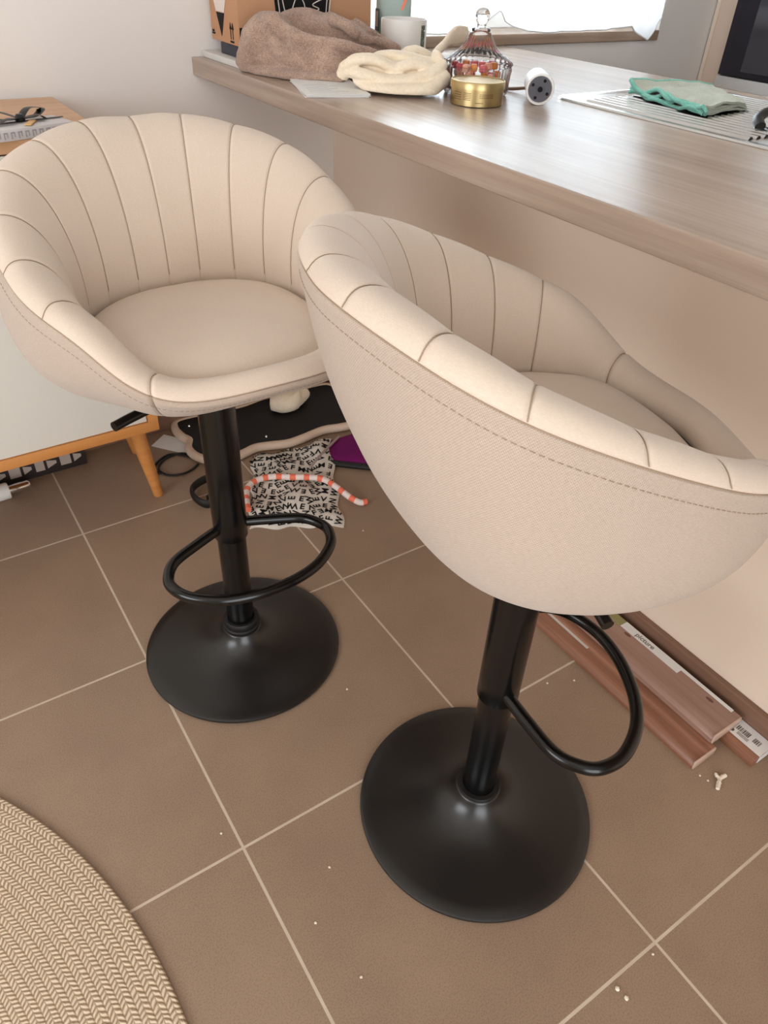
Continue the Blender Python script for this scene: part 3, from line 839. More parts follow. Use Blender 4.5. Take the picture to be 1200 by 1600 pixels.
bm = bmesh.new(); box(bm, .790 - c2_, .868 - c2_, -1.1835 - y2_, -1.180 - y2_, .0228, .0438, bev=.001); ob('film_end', bm, plain('clear_film', lin(206, 178, 160), .15, 0, .7), t2)
bm = bmesh.new(); box(bm, .848 - c2_, .8682 - c2_, -1.05 - y2_, -.905 - y2_, .0441, .0446); box(bm, .8605 - c2_, .8682 - c2_, -1.165 - y2_, -1.05 - y2_, .0441, .0446); st = ob('paper_sticker', bm, PAPER, t2, False); st['label'] = 'long white sticker'
bm = bmesh.new(); tm = text_mesh('picture', .016, .0001, True); add_mesh(bm, tm, Matrix.Translation((.858 - c2_, -.962 - y2_, .0448)) @ Matrix.Rotation(R(-90), 4, 'Z')); bpy.data.meshes.remove(tm)
ob('sticker_print', bm, plain('grey_print_ink', lin(120, 112, 106), .7), st, False)
bm = bmesh.new(); box(bm, .846 - c2_, .868 - c2_, -.904 - y2_, -.872 - y2_, .0441, .0447); tg = ob('green_tab', bm, plain('olive_green_print', lin(150, 142, 92), .6), t2, False)

# ------------------------------------------------------------------ crumbs of plaster on the tiles
CR = plain('plaster_crumb', lin(238, 226, 208), .8)
bm = bmesh.new()
for a, b, r0 in (((.738, -1.243, .004), (.757, -1.232, .004), .0042), ((.757, -1.232, .004), (.760, -1.222, .004), .0036), ((.757, -1.232, .004), (.772, -1.232, .004), .0038)):
    pts = [Vector(a).lerp(Vector(b), k / 6) + Vector((random.uniform(-.0012, .0012), random.uniform(-.0012, .0012), 0)) for k in range(7)]
    sweep(bm, pts, [r0 * random.uniform(.6, 1.1) for _ in pts], 7)
for v in bm.verts: v.co.z = max(v.co.z, .0002)
tag(ob('plaster_scrap', bm, CR), 'white forked scrap of plaster on the tiles in front of the boards', 'scrap')
crumb_at = [(.735, -1.208), (.739, -1.222), (.644, -.914), (.695, -.937), (.358, -1.377), (.434, -1.359), (.356, -1.362), (.042, -1.06), (.061, -1.157), (.30, -.72), (-.02, -.86), (.58, -.33), (.10, -1.0)]
lab = ['white plaster crumb nearest the profiled board end', 'white plaster crumb between the forked scrap and the board ends', 'pale crumb between the second stool footrest and the profiled board', 'pale crumb close beside the profiled board',
       'largest white crumb, at the bottom edge of the photo', 'small white crumb on the tile joint below the second stool', 'small white crumb just above the largest crumb', 'white speck on the tile below the first stool, beside the joint', 'white speck on the near tile below the long joint',
       'pale crumb below the base of the first stool', 'white speck on the tile beside the rug edge', 'pale crumb on the tile beside the printed pouch', 'white speck near the joint crossing below the first stool']
for (x, y), lb_ in zip(crumb_at, lab):
    big = 1.6 if 'largest' in lb_ else 1
    bm = bmesh.new(); bmesh.ops.create_icosphere(bm, subdivisions=2, radius=.0022 * big)
    for v in bm.verts: v.co *= random.uniform(.75, 1.1); v.co.z *= .6
    o = ob('plaster_crumb', bm, CR); o.location = (x, y, .0012 * big); tag(o, lb_, 'crumb', 'plaster crumbs on the tiles')

# ------------------------------------------------------------------ on the countertop
TOP = .916
o = root('white_tray', (.71, .205, TOP), 'thin white slab on the worktop against the back wall, under the cardboard box', 'tray')
ob('slab', bx(-.154, .10, -.055, .148, .0, .0125, bev=.002), plain('pale_slab', lin(214, 212, 208), .5), o)
o = ob('dark_block', bx(-.022, .10, -.02, .07, 0, .0215, bev=.002), plain('dark_navy_plastic', lin(52, 52, 62), .6)); o.location = (.60, .225, TOP + .0127)
tag(o, 'dark navy block on the white slab, propping up the cardboard box', 'block')

cb = root('cardboard_box', (.735, .265, TOP + .0345), 'brown cardboard box with a black badge, on the worktop against the back wall', 'box', None, R(-2.0))
BXH = .26
ob('body', bx(-.157, .160, -.083, .075, 0, BXH, bev=.002), CARD, cb)
bm = bmesh.new()
LF = Matrix.Translation((-.1576, 0, 0)) @ Matrix.Rotation(R(-90), 4, 'Z') @ Matrix.Rotation(R(90), 4, 'X')     # (u, v) on the left face: u towards the front edge
poly_prism(bm, [(-.036, .0545), (-.060, .10), (-.060, .19), (.034, .19), (.034, .10), (.010, .0545)], 0, .0006, mtx=LF)
wl = ob('white_label_print', bm, plain('off_white_print', lin(226, 214, 204), .7), cb, False)
bm = bmesh.new(); poly_prism(bm, [(-.035, .053), (.009, .053), (-.012, .011)], 0, .0008, mtx=LF)
for u in (.040, .052):
    poly_prism(bm, [(u - .001, .010), (u + .001, .010), (u + .001, .030), (u - .001, .030)], 0, .0008, mtx=LF)
    poly_prism(bm, [(u - .005, .028), (u + .005, .028), (u, .040)], 0, .0008, mtx=LF)
poly_prism(bm, [(.036, .004), (.056, .004), (.056, .0075), (.036, .0075)], 0, .0008, mtx=LF)
poly_prism(bm, [(-.069, .011), (-.052, .011), (-.052, .014), (-.069, .014)], 0, .0008, mtx=LF)
poly_prism(bm, [(-.066, .015), (-.056, .015), (-.056, .019), (-.066, .019)], 0, .0008, mtx=LF)
ob('dark_print', bm, INK, cb, False)
FF = Matrix.Translation((0, -.0836, 0)) @ Matrix.Rotation(R(90), 4, 'X')
bm = bmesh.new(); poly_prism(bm, [(-.155, .016), (-.120, .016), (-.120, .034), (-.155, .034)], 0, .0008, mtx=FF)
poly_prism(bm, [(-.070, .045), (.050, .045), (.068, .20), (-.088, .20)], 0, .0007, mtx=FF)
bdg = ob('black_badge', bm, INK, cb, False)
bm = bmesh.new()
for pts in ([(-.050, .058), (-.056, .095), (-.030, .095)], [(-.034, .066), (-.022, .088), (-.008, .080), (-.004, .062), (-.016, .056)], [(.004, .060), (.030, .066), (.014, .074), (.038, .084)], [(.046, .060), (.050, .092)], [(-.062, .052), (-.068, .10)], [(.052, .052), (.060, .10)]):
    sweep(bm, [FF @ Vector((a, b, .0008)) for a, b, *_ in smooth_path([(a, b, 0) for a, b in pts], 5)], .0011, 6)
ob('white_outline_print', bm, plain('white_print', lin(222, 214, 206), .7), bdg, False)

KNIT = m_knit('taupe_wool_knit', lin(136, 108, 94), lin(206, 176, 156), 330, .8)
cloth('knitted_jumper', [
    [(0.554, 0.139, 0.930, 0.016, 0.010), (0.565, 0.119, 0.94, 0.034, 0.026), (0.582, 0.099, 0.959, 0.045, 0.048), (0.597, 0.08, 0.966, 0.046, 0.057), (0.617, 0.058, 0.952, 0.046, 0.043), (0.64, 0.012, 0.95, 0.046, 0.037), (0.675, -0.028, 0.948, 0.045, 0.033), (0.731, -0.050, 0.944, 0.04, 0.026), (0.790, -0.050, 0.938, 0.02, 0.016)],
    [(0.637, 0.150, 0.956, 0.03, 0.034), (0.663, 0.137, 0.969, 0.042, 0.046), (0.691, 0.123, 0.973, 0.050, 0.05), (0.721, 0.100, 0.971, 0.055, 0.046), (0.747, 0.088, 0.971, 0.055, 0.044), (0.775, 0.075, 0.965, 0.055, 0.038), (0.799, 0.065, 0.957, 0.05, 0.029), (0.83, 0.049, 0.95, 0.045, 0.021), (0.864, 0.031, 0.943, 0.02, 0.013)],
    [(0.560, 0.123, 0.922, 0.018, 0.007), (0.578, 0.040, 0.924, 0.018, 0.008), (0.611, -0.03, 0.925, 0.018, 0.007), (0.668, -0.084, 0.926, 0.018, 0.007)],
    [(0.590, 0.058, 1.016, .010, .010), (0.604, 0.030, 0.994, .011, .012), (0.626, -0.016, 0.984, .011, .010), (0.661, -0.056, 0.979, .011, .010), (0.715, -0.084, 0.968, .011, .010), (0.765, -0.088, 0.953, .010, .010)],
    [(0.572, 0.060, 0.996, .009, .014), (0.580, 0.036, 0.970, .010, .016), (0.604, -0.006, 0.950, .010, .012), (0.650, -0.054, 0.942, .010, .010)],
    [(0.715, 0.050, 1.010, .009, .009), (0.735, 0.020, 1.000, .010, .010), (0.752, 0.0, 0.985, .009, .009)],
    [(0.790, 0.085, 1.003, .008, .008), (.815, .062, .985, .009, .008), (.84, .045, .970, .009, .008), (.872, .026, .955, .008, .007)],
    [(0.750, 0.040, 0.996, .007, .006), (.765, .022, .980, .008, .007), (.80, .010, .975, .008, .007), (.84, .0, .962, .008, .007)]],
    KNIT, 'taupe wool jumper heaped on the worktop in front of the cardboard box', 'jumper', TOP + .0006, .0040, 3, .0016, 45, 1, None, .0026, 16)

pp = root('paper_stack', (.61, -.125, TOP), 'stack of white printed papers on the worktop under the crumpled cream garment', 'papers', None, R(-18))
bm = bmesh.new()
for k in range(4): box(bm, -.058, .058, -.085, .085, .0002 + k * .0014, .0014 + k * .0014, mtx=Matrix.Rotation(R((-1.5, 1, -.5, .6)[k]), 4, 'Z'))
ob('sheets', bm, PAPER, pp, False)
bm = bmesh.new()
for k in range(7): box(bm, -.048, -.048 + random.uniform(.03, .08), -.072 + k * .014, -.070 + k * .014, .0056, .0059)
ob('printed_lines', bm, plain('pale_grey_ink', lin(190, 190, 190), .8), pp, False)

cloth('crumpled_garment', [
    [(0.647, -0.16, 0.934, 0.008, 0.0062), (0.659, -0.195, 0.927, 0.012, 0.0092), (0.679, -0.228, 0.926, 0.014, 0.0102), (0.713, -0.251, 0.927, 0.015, 0.0112), (0.747, -0.263, 0.931, 0.015, 0.0122), (0.784, -0.254, 0.947, 0.012, 0.0122)],
    [(0.633, -0.142, 0.946, 0.01, 0.0082), (0.646, -0.171, 0.947, 0.012, 0.0091), (0.68, -0.206, 0.94, 0.014, 0.0091), (0.718, -0.231, 0.941, 0.014, 0.0091), (0.757, -0.246, 0.952, 0.013, 0.0091), (0.785, -0.244, 0.968, 0.01, 0.008)],
    [(0.632, -0.136, 0.939, 0.012, 0.0123), (0.636, -0.149, 0.958, 0.014, 0.0101), (0.653, -0.163, 0.968, 0.016, 0.009), (0.679, -0.183, 0.967, 0.016, 0.009), (0.7, -0.199, 0.957, 0.014, 0.0091), (0.714, -0.212, 0.946, 0.01, 0.0081)],
    [(0.688, -0.188, 0.94, 0.01, 0.0072), (0.71, -0.205, 0.956, 0.014, 0.0091), (0.737, -0.219, 0.964, 0.016, 0.01), (0.763, -0.232, 0.957, 0.014, 0.0101), (0.781, -0.241, 0.943, 0.01, 0.0092)],
    [(0.688, -0.137, 0.962, 0.014, 0.0072), (0.712, -0.155, 0.972, 0.018, 0.0081), (0.741, -0.175, 0.971, 0.02, 0.0081), (0.77, -0.196, 0.966, 0.018, 0.0082), (0.8, -0.212, 0.963, 0.012, 0.0082)],
    [(0.664, -0.141, 0.945, 0.022, 0.0186), (0.704, -0.168, 0.943, 0.03, 0.0227), (0.75, -0.197, 0.943, 0.032, 0.0248), (0.787, -0.216, 0.945, 0.024, 0.0228)],
    [(0.79, -0.088, 0.95, 0.02, 0.014), (0.81, -0.099, 0.957, 0.026, 0.021), (0.828, -0.11, 0.957, 0.02, 0.02), (0.842, -0.134, 0.95, 0.014, 0.013)],
    [(0.784, -0.240, 0.934, 0.012, 0.019), (0.788, -0.220, 0.958, 0.010, 0.026), (0.806, -0.186, 0.972, 0.007, 0.010), (0.838, -0.168, 0.985, 0.006, 0.008), (0.866, -0.150, 0.994, 0.005, 0.011), (0.890, -0.141, 0.998, 0.005, 0.016), (0.925, -0.128, 0.998, 0.005, 0.013)]],
    CREAMCLOTH, 'cream ribbed garment crumpled on the worktop between the papers and the glass jar', 'garment', TOP + .0064, .0022, 2, .0006, 60, 5, None, .0010, 26)

cn = root('white_tub', (.930, .100, TOP), 'white cylindrical tub on the worktop behind the crumpled cream garment', 'tub')
bm = bmesh.new(); lathe(bm, [(0, .002), (.048, .0), (.0505, .003), (.0505, .086), (.0495, .0895), (.0475, .0895), (.046, .086), (.045, .006), (0, .006)], 64); ob('body', bm, WHITE_P, cn)
bm = bmesh.new()
a0 = math.atan2(-1.584, -1.098) + R(50)
for k in range(8):
    a = a0 + k * R(2.0)
    for j in range(22):
        if random.random() < .86:
            z = .016 + j * .003; f = Matrix.Rotation(a, 4, 'Z') @ Matrix.Translation((.0507, 0, z)); box(bm, -.0002, .0003, -.0010, .0010, -.0014, .0014, mtx=f)
ob('green_print', bm, plain('dark_green_print', lin(88, 98, 84), .6), cn, False)
bm = bmesh.new(); lathe(bm, [(0, .070), (.0452, .070), (.0452, .072), (0, .074)], 48); ob('grey_inner_lid', bm, plain('grey_lid', lin(150, 150, 152), .5), cn)

bg = root('foil_pouch', (.962, .190, TOP), 'grey-green standing pouch with an orange corner, behind the white tub', 'pouch', None, R(-27))
FOIL = plain('grey_green_foil', lin(160, 178, 172), .4, 0, .5, .06, 30)
bm = bmesh.new()
def pf(u, v):
    a = u * 2 * math.pi; d = .021 * (1 - v) ** .6 + .0015
    x = .040 * math.copysign(abs(math.cos(a)) ** .7, math.cos(a)); y = d * math.sin(a)
    return (x, y, .001 + v * .155)
G = [[Vector(pf(i / 32, j / 16)) for i in range(32)] for j in range(17)]
VV = [[bm.verts.new(p) for p in row] for row in G]
for j in range(16):
    for i in range(32): bm.faces.new((VV[j][i], VV[j][(i + 1) % 32], VV[j + 1][(i + 1) % 32], VV[j + 1][i]))
bm.faces.new(VV[0][::-1]); bm.faces.new(VV[-1]); ob('body', bm, FOIL, bg)
bm = bmesh.new(); F2 = Matrix.Translation((0, -.0235, 0)) @ Matrix.Rotation(R(83), 4, 'X')
poly_prism(bm, [(.012, .098), (.034, .145), (.004, .145)], 0, .0008, mtx=F2); ob('grey_flap', bm, plain('grey_flap', lin(150, 156, 152), .5), bg, False)
bm = bmesh.new(); poly_prism(bm, [(.012, .096), (.020, .100), (.042, .145), (.034, .145)], .0002, .0012, mtx=F2); ob('orange_edge', bm, plain('orange_print', lin(240, 130, 95), .5), bg, False)
bm = bmesh.new(); F3 = Matrix.Translation((-.0385, -.010, 0)) @ Matrix.Rotation(R(-75), 4, 'Z') @ Matrix.Rotation(R(90), 4, 'X')
box(bm, -.010, .012, .058, .10, -.001, .001, mtx=F3); dk = ob('dark_side_label', bm, plain('dark_teal_print', lin(60, 74, 76), .5), bg, False)
bm = bmesh.new(); box(bm, -.006, .008, .066, .095, .001, .0016, mtx=F3); ob('pale_panel', bm, plain('taupe_print', lin(165, 155, 145), .6), dk, False)

# glass jar
t = NT('clear_glass')
tr = t.add('ShaderNodeBsdfTransparent'); tr.inputs[0].default_value = (.985, .987, .99, 1)
gy = t.add('ShaderNodeBsdfGlossy'); gy.inputs['Roughness'].default_value = .12
gs = t.add('ShaderNodeBsdfGlass'); gs.inputs['IOR'].default_value = 1.45; gs.inputs['Roughness'].default_value = .02
m1 = t.add('ShaderNodeMixShader'); m1.inputs[0].default_value = .0; t.link(tr.outputs[0], m1.inputs[1]); t.link(gs.outputs[0], m1.inputs[2])
lw = t.add('ShaderNodeLayerWeight'); lw.inputs[0].default_value = .30; m2 = t.add('ShaderNodeMixShader'); t.link(lw.outputs['Fresnel'], m2.inputs[0]); t.link(m1.outputs[0], m2.inputs[1]); t.link(gy.outputs[0], m2.inputs[2])
t.link(m2.outputs[0], t.out.inputs[0]); GLASS = t.m
jr = root('glass_jar', (.858, -.252, TOP), 'ribbed clear glass jar with a knobbed lid, holding orange sweets, on the worktop', 'jar')
def fl(n, amp):
    return lambda a, r, z: amp * abs(math.cos(n * a / 2)) - amp if r > .02 else 0
bm = bmesh.new(); lathe(bm, [(0, .0015), (.056, .0), (.0600, .003), (.0615, .010), (.0635, .034), (.0650, .040), (.0650, .0435), (.0635, .046), (.0625, .0465), (.0600, .046), (.0590, .036), (.0575, .012), (.054, .008), (0, .007)], 144, flute=fl(32, .0030)); ob('jar_body', bm, GLASS, jr, True, 60)
bm = bmesh.new(); lathe(bm, [(.0575, .047), (.0640, .047), (.0660, .0495), (.0655, .0525), (.061, .0560), (.050, .0625), (.039, .0700), (.030, .0790), (.0235, .0890), (.0205, .0950), (.0195, .098), (.0165, .0995), (.0172, .1035), (.0150, .1055), (0, .1060)], 144, flute=lambda a, r, z: (.0030 * abs(math.cos(16 * a)) - .0030) * min(1, (r - .02) / .02) if r > .022 else 0)
lid = ob('jar_lid', bm, GLASS, jr, True, 60)
t = NT('solid_glass'); gs = t.add('ShaderNodeBsdfGlass'); gs.inputs['IOR'].default_value = 1.45; t.link(gs.outputs[0], t.out.inputs[0])
bm = bmesh.new(); lathe(bm, [(0, .1061), (.0088, .1062), (.0080, .1105), (.0105, .1135), (.0132, .1190), (.0138, .1250), (.0120, .1310), (.0070, .1350), (0, .1362)], 48); ob('lid_knob', bm, t.m, lid)
SWEETS = [plain('orange_sweet', lin(240, 150, 70), .4), plain('pink_sweet', lin(232, 110, 110), .4), plain('peach_sweet', lin(244, 172, 140), .4), plain('red_sweet', lin(205, 70, 80), .4)]
sp_at = []
random.seed(11)
for zl in (.0165, .0310, .0445):
    for k in range(11):
        for _ in range(60):
            a = random.uniform(0, 2 * math.pi); rr = math.sqrt(random.random()) * .0455
            p = Vector((rr * math.cos(a), rr * math.sin(a), zl))
            if all((p - q).length > .0152 for q in sp_at): sp_at.append(p); break
place_w = {}
for i, p in enumerate(sp_at):
    bm = bmesh.new(); bmesh.ops.create_cube(bm, size=.0155)
    bmesh.ops.bevel(bm, geom=list(bm.edges), offset=.0045, segments=3, affect='EDGES', profile=.5)
    rot = Matrix.Rotation(random.uniform(-.25, .25), 4, 'X') @ Matrix.Rotation(random.uniform(0, 3), 4, 'Z')
    for v in bm.verts: v.co = rot @ Vector((v.co.x * .85, v.co.y * .85, v.co.z * .8))
    mi = random.choice((0, 0, 1, 2, 3)); o = ob('sweet', bm, SWEETS[mi]); o.location = Vector(jr.location) + p
    cn_ = ('orange', 'pink', 'peach', 'red')[mi]
    tag(o, cn_ + ' rounded sweet among the others inside the ribbed glass jar', 'sweet', cn_ + ' sweets in the glass jar')

gt = root('gold_tin', (.790, -.3395, TOP), 'round gold tin with fine print on the worktop in front of the glass jar', 'tin')
bm = bmesh.new(); lathe(bm, [(0, .0005), (.0440, .0), (.0465, .0015), (.0465, .0265), (.0455, .0275), (0, .0275)], 72); ob('body', bm, GOLD, gt)
bm = bmesh.new(); lathe(bm, [(.0466, .0255), (.0482, .0255), (.0482, .0365), (.0472, .0380), (.0455, .0382), (.0445, .0365), (0, .0365)], 72); ob('lid', bm, GOLD, gt)
bm = bmesh.new(); av = math.atan2(-1.144, -.958)
for da, wd, zs in ((R(24), R(16), (.0205, .0180, .0155)), (R(-20), R(8), (.0215, .0190, .0165, .0140, .0115)), (R(-45), R(10), (.0215, .0180, .0145, .011)), (R(8), R(8), (.0075,))):
    for z in zs:
        n = 8
        for k in range(n):
            a = av + da + wd * (k / n - .5) * 2; f = Matrix.Rotation(a, 4, 'Z') @ Matrix.Translation((.04655, 0, z)); box(bm, -.0001, .0002, -.0013, .0013, -.00045, .00045, mtx=f)
ob('fine_print', bm, plain('brown_print', lin(110, 82, 40), .5), gt, False)

dv_ = root('white_device', (.914, -.363, TOP + .0255), 'white cylindrical device lying on the worktop, dark socket end towards the camera', 'device')
ax = Vector((-.080, -.100, -.0)).normalized(); rot = Vector((0, 0, 1)).rotation_difference(ax).to_matrix().to_4x4() @ Matrix.Diagonal((.805, .805, .9, 1))
bm = bmesh.new(); lathe(bm, [(0, -.075), (.020, -.075), (.0255, -.070), (.0285, -.055), (.0305, .02), (.0315, .044), (.0305, .0475), (.0270, .0480), (.0262, .0455), (0, .0455)], 56, mtx=rot); ob('body', bm, WHITE_P, dv_)
bm = bmesh.new(); lathe(bm, [(0, .0462), (.0255, .0462), (.0258, .0445)], 48, mtx=rot); lathe(bm, [(.0085, .0462), (.0085, .0485), (.0060, .0485), (.0060, .0465)], 32, mtx=rot); fc = ob('socket_face', bm, plain('dark_grey_plastic', lin(84, 82, 90), .5), dv_)
bm = bmesh.new()
for k in range(4):
    a = k * math.pi / 2 + R(25); lathe(bm, [(0, .0468), (.0034, .0468), (.0034, .0463)], 16, (.0185 * math.cos(a), .0185 * math.sin(a), 0), mtx=rot)
lathe(bm, [(0, .0468), (.0055, .0468), (.0055, .0463)], 20, mtx=rot); ob('socket_hole', bm, INK, fc)
bm = bmesh.new(); sweep(bm, smooth_path([(.962, -.300, TOP + .012), (.945, -.255, TOP + .004), (.935, -.225, TOP + .0035), (.95, -.18, TOP + .0035)], 8), .003, 8)
for v in bm.verts: v.co -= Vector((.914, -.363, TOP + .0255))
ob('cable', bm, plain('tan_cable', lin(150, 120, 100), .5), dv_)

# sink with draining board
sk = root('sink_drainer', (1.19, -.95, TOP), 'stainless steel sink with ribbed draining board set into the worktop', 'sink')
xa, xb, ya, yb = -.215, .225, -.95, .612
bm = bmesh.new()
prof = [(xa, .0004), (xa + .002, .0035), (xa + .012, .0038), (xa + .016, .0012), (xa + .026, .0010)]
x = xa + .030
while x < xb - .060:
    prof += [(x, .0010), (x + .0035, .0050), (x + .0095, .0050), (x + .013, .0010)]; x += .0205
prof += [(xb - .030, .0010), (xb - .016, .0012), (xb - .012, .0038), (xb - .002, .0035), (xb, .0004)]
A = [bm.verts.new((px, yb - .062, pz)) for px, pz in prof]; B = [bm.verts.new((px, .20, pz)) for px, pz in prof]
for i in range(len(prof) - 1): bm.faces.new((A[i], B[i], B[i + 1], A[i + 1]))
ob('draining_ribs', bm, STEEL, sk, True, 30)
bm = bmesh.new()
def rr(x0, x1, y0, y1, r, n=6):
    out = []
    for cx, cy, a in ((x1 - r, y1 - r, 0), (x0 + r, y1 - r, 90), (x0 + r, y0 + r, 180), (x1 - r, y0 + r, 270)):
        for k in range(n + 1): out.append((cx + r * math.cos(R(a + 90 * k / n)), cy + r * math.sin(R(a + 90 * k / n))))
    return out
L_ = [(rr(xa, xb, ya, yb, .03), .0004), (rr(xa + .002, xb - .002, ya + .002, yb - .002, .029), .0036), (rr(xa + .012, xb - .012, ya + .012, yb - .012, .022), .0039), (rr(xa + .017, xb - .017, ya + .017, yb - .017, .02), .0011)]
VR = [[bm.verts.new((a, b, z)) for a, b in ring] for ring, z in L_]
n = len(VR[0])
for a, b in zip(VR, VR[1:]):
    for i in range(n): bm.faces.new((a[i], a[(i + 1) % n], b[(i + 1) % n], b[i]))
bm.faces.new(VR[-1])
ob('rim', bm, STEEL, sk, True, 40)
bm = bmesh.new(); 
for ring in (rr(-.17, .18, -.55, .16, .06),):
    top = [bm.verts.new((a, b, .0046)) for a, b in ring]; inn = [bm.verts.new((a * .93, (b + .195) * .965 - .195, .0048)) for a, b in ring]
    for i in range(len(top)): bm.faces.new((top[i], top[(i + 1) % len(top)], inn[(i + 1) % len(top)], inn[i]))
    bot = [bm.verts.new((a * .9, (b + .195) * .95 - .195, .0018)) for a, b in ring]
    for i in range(len(top)): bm.faces.new((inn[i], inn[(i + 1) % len(top)], bot[(i + 1) % len(top)], bot[i]))
ob('bowl_edge', bm, STEEL, sk, True, 40)
bh = root('kitchen_utensil', (1.105, -.722, TOP + .006), 'black curved utensil lying on the draining board at the right edge of the photo', 'utensil', None, R(20))
bm = bmesh.new(); pth = smooth_path([(-.028, .012, .004), (-.012, .022, .012), (.01, .016, .020), (.03, -.002, .020), (.06, -.04, .014), (.09, -.09, .008)], 6); sweep(bm, pth, [(.009, .0075)] * len(pth), 12, up=(0, 0, 1))
for v in bm.verts: v.co.z = max(v.co.z, .0)
ob('grip', bm, BLACK, bh)

# folded cleaning cloth
TEAL = m_knit('mint_green_hem', lin(96, 176, 156), lin(150, 214, 196), 400, .4)
SAGE = m_knit('pale_sage_microfibre', lin(168, 178, 160), lin(206, 208, 190), 400, .5)
fc = root('cleaning_cloth', (1.162, -.490, TOP + .0052), 'folded pale green microfibre cloth with a mint hem on the draining board', 'cloth')
E0, E1 = Vector((-.038, .092, 0)), Vector((-.088, -.118, 0))       # hem end facing the stools: far left to near right
F0, F1 = Vector((.165, .055, 0)), Vector((.050, -.105, 0))
def layer(z0, seed, top):
    def f(u, v):
        p = E0.lerp(E1, u).lerp(F0.lerp(F1, u), v)
        wob = .004 * math.sin(9 * u + seed) * (1 - v) + .003 * math.sin(17 * u + 2 * seed) * (1 - v)
        lift = .010 * max(0, 1 - u / .16) * (1 - v) if top else 0
        droop = -.004 * max(0, v - .8) / .2
        return (p.x + .004 * math.sin(13 * u + seed), p.y, z0 + wob * (1 if top else .7) + lift + .004 * noise.noise((p.x * 25, p.y * 25, seed)) + droop)
    return f
bm = bmesh.new(); zl = (.003, .0065, .010, .0138)
for k, z in enumerate(zl): sheet(bm, layer(z, k * 1.3, k > 1), 40, 30, -.0036)
for v in bm.verts: v.co.z = max(v.co.z, .0004)
ob('cloth_layers', bm, SAGE, fc)
bm = bmesh.new()
for k, z in enumerate(zl):
    f = layer(z, k * 1.3, k > 1)
    sweep(bm, [Vector(f(u, 0)) + Vector((-.001, 0, .002)) for u in np.linspace(0, 1, 41)], .0036, 8)
f = layer(zl[3], 3.9, True)
sweep(bm, [Vector(f(0, v)) + Vector((0, .001, .002)) for v in np.linspace(0, 1, 30)], .0034, 8)
rgp = [Vector(layer(zl[1], 1.3, False)(1, 0)) + Vector((0, -.002, .0)), Vector((-.090, -.124, .010)), Vector(f(1, 0)) + Vector((0, -.001, .001))]
sweep(bm, rgp, .0034, 8)
for v in bm.verts: v.co.z = max(v.co.z, .0004)
ob('mint_hem', bm, TEAL, fc)

# ------------------------------------------------------------------ curtain
t = NT('sheer_white_voile')
df = t.add('ShaderNodeBsdfDiffuse'); df.inputs[0].default_value = (.92, .92, .92, 1)
tl = t.add('ShaderNodeBsdfTranslucent'); tl.inputs[0].default_value = (.78, .78, .79, 1)
tp = t.add('ShaderNodeBsdfTransparent')
a = t.add('ShaderNodeMixShader'); a.inputs[0].default_value = .55; t.link(df.outputs[0], a.inputs[1]); t.link(tl.outputs[0], a.inputs[2])
b = t.add('ShaderNodeMixShader'); b.inputs[0].default_value = .16; t.link(a.outputs[0], b.inputs[1]); t.link(tp.outputs[0], b.inputs[2]); t.link(b.outputs[0], t.out.inputs[0])
VOILE = t.m
cu = root('window_curtain', (1.5, .325, 0), 'sheer white curtain hanging in front of the kitchen window', 'curtain')
def hem(x):
    xs = [.955, 1.00, 1.10, 1.23, 1.33, 1.372, 1.392, 1.42, 1.45, 1.50, 1.57, 1.70, 1.83, 1.925, 1.965, 2.003, 2.03, 2.062]
    zs = [.958, .955, .950, .948, .958, .985, .999, .975, .962, .951, .946, .948, .950, .957, .935, .919, .945, .975]
    return float(np.interp(x, xs, zs))
def cuf(u, v):
    x = .955 + u * 1.107; z0 = hem(x); z = z0 + (2.12 - z0) * v
    fold = .010 * math.sin(x * 62) + .006 * math.sin(x * 27 + 1) + .004 * math.sin(x * 120 + 3 * v)
    return (x - 1.5, fold * (.5 + .5 * v) - .003, z)
bm = bmesh.new(); sheet(bm, cuf, 260, 40); ob('voile', bm, VOILE, cu)
bm = bmesh.new()
sweep(bm, [Vector(cuf(u, 0)) + Vector((0, 0, .002)) for u in np.linspace(0, 1, 220)], .0016, 6); ob('hem', bm, plain('white_hem', lin(238, 238, 238), .8), cu)
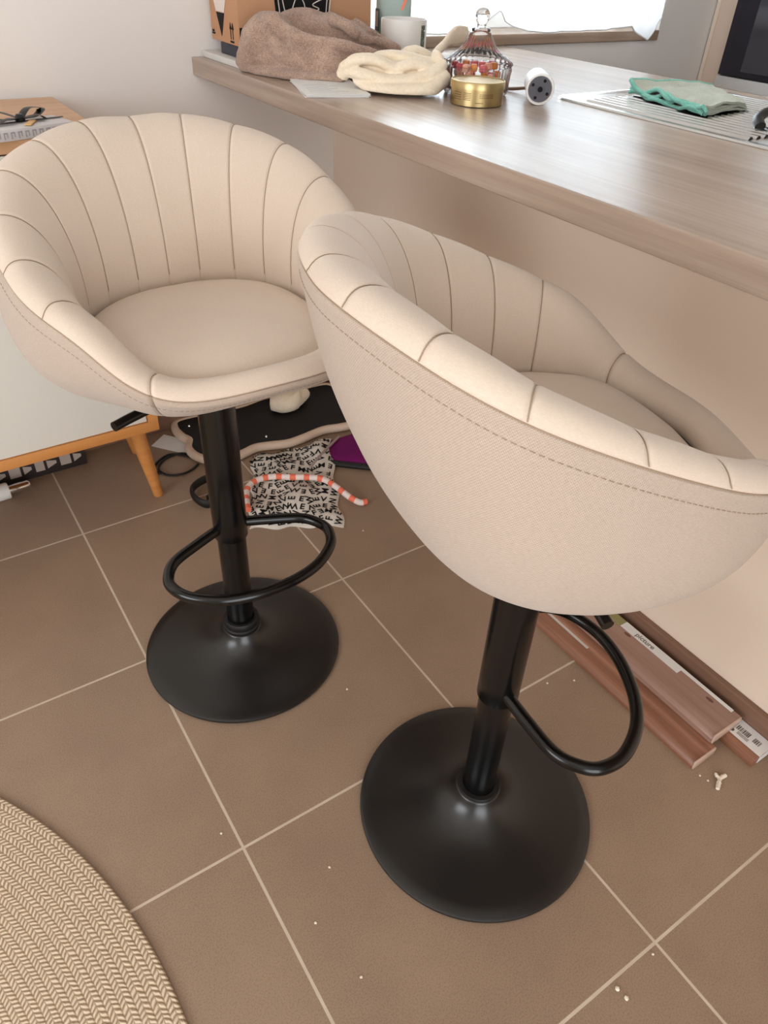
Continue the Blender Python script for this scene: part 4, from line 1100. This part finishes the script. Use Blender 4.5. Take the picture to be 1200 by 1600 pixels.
bm = bmesh.new(); sweep(bm, [(-.62, 0, 2.125), (.62, 0, 2.125)], .008, 12); sweep(bm, [(-.60, 0, 2.125), (-.60, .036, 2.125)], .006, 8); sweep(bm, [(.60, 0, 2.125), (.60, .036, 2.125)], .006, 8); ob('curtain_rod', bm, WHITE_P, cu)

# ------------------------------------------------------------------ tall oven cabinet
oc = root('oven_cabinet', (2.66, -.10, 0), 'tall beige kitchen cabinet standing against the back wall beside the window', 'cabinet')
BEIGE = plain('beige_cabinet_front', lin(222, 200, 182), .5, 0, .4, .01, 4)
bm = bmesh.new(); box(bm, -.30, .33, .375, .455, 0, 2.2); box(bm, -.30, .33, -.60, .375, 0, .62); box(bm, -.30, .33, -.60, .375, 1.40, 2.2); box(bm, -.30, .33, -.68, -.60, 0, 2.2); box(bm, .30, .33, -.6, .375, .62, 1.4)
ob('carcass', bm, BEIGE, oc, False)
ob('edge_strip', bx(-.304, -.300, .442, .456, 0, 2.2), plain('pale_edge', lin(232, 214, 196), .5), oc, False)
ov = root('built_in_oven', (2.36, -.025, .625), 'black glass built-in oven with a steel lower trim in the beige cabinet', 'oven')
ob('chassis', bx(.004, .50, -.49, .395, 0, .77), plain('dark_oven_steel', lin(60, 60, 62), .5), ov, False)
ob('steel_trim', bx(-.012, .003, -.49, .305, .0, .195, bev=.002), plain('satin_steel_trim', (.74, .72, .70, 1), .42, .55, .5, .02, 20), ov)
dr = ob('glass_door', bx(-.018, .003, -.49, .298, .198, .58, bev=.003), plain('black_oven_glass', lin(26, 25, 38), .08, 0, .6, .0), ov)
ob('inner_window', bx(-.0188, -.0178, -.40, .215, .215, .50), plain('dark_grey_glass', lin(62, 60, 66), .12, 0, .6, .05, 12), dr, False)
ob('handle_bar', bx(-.050, -.030, -.40, .20, .535, .553, bev=.006), STEEL, dr)
for yy in (-.33, .13): ob('handle_post', bx(-.034, -.016, yy, yy + .016, .537, .551), STEEL, dr, False)
ob('control_panel', bx(-.012, .003, -.49, .298, .584, .77, bev=.002), STEEL, ov)
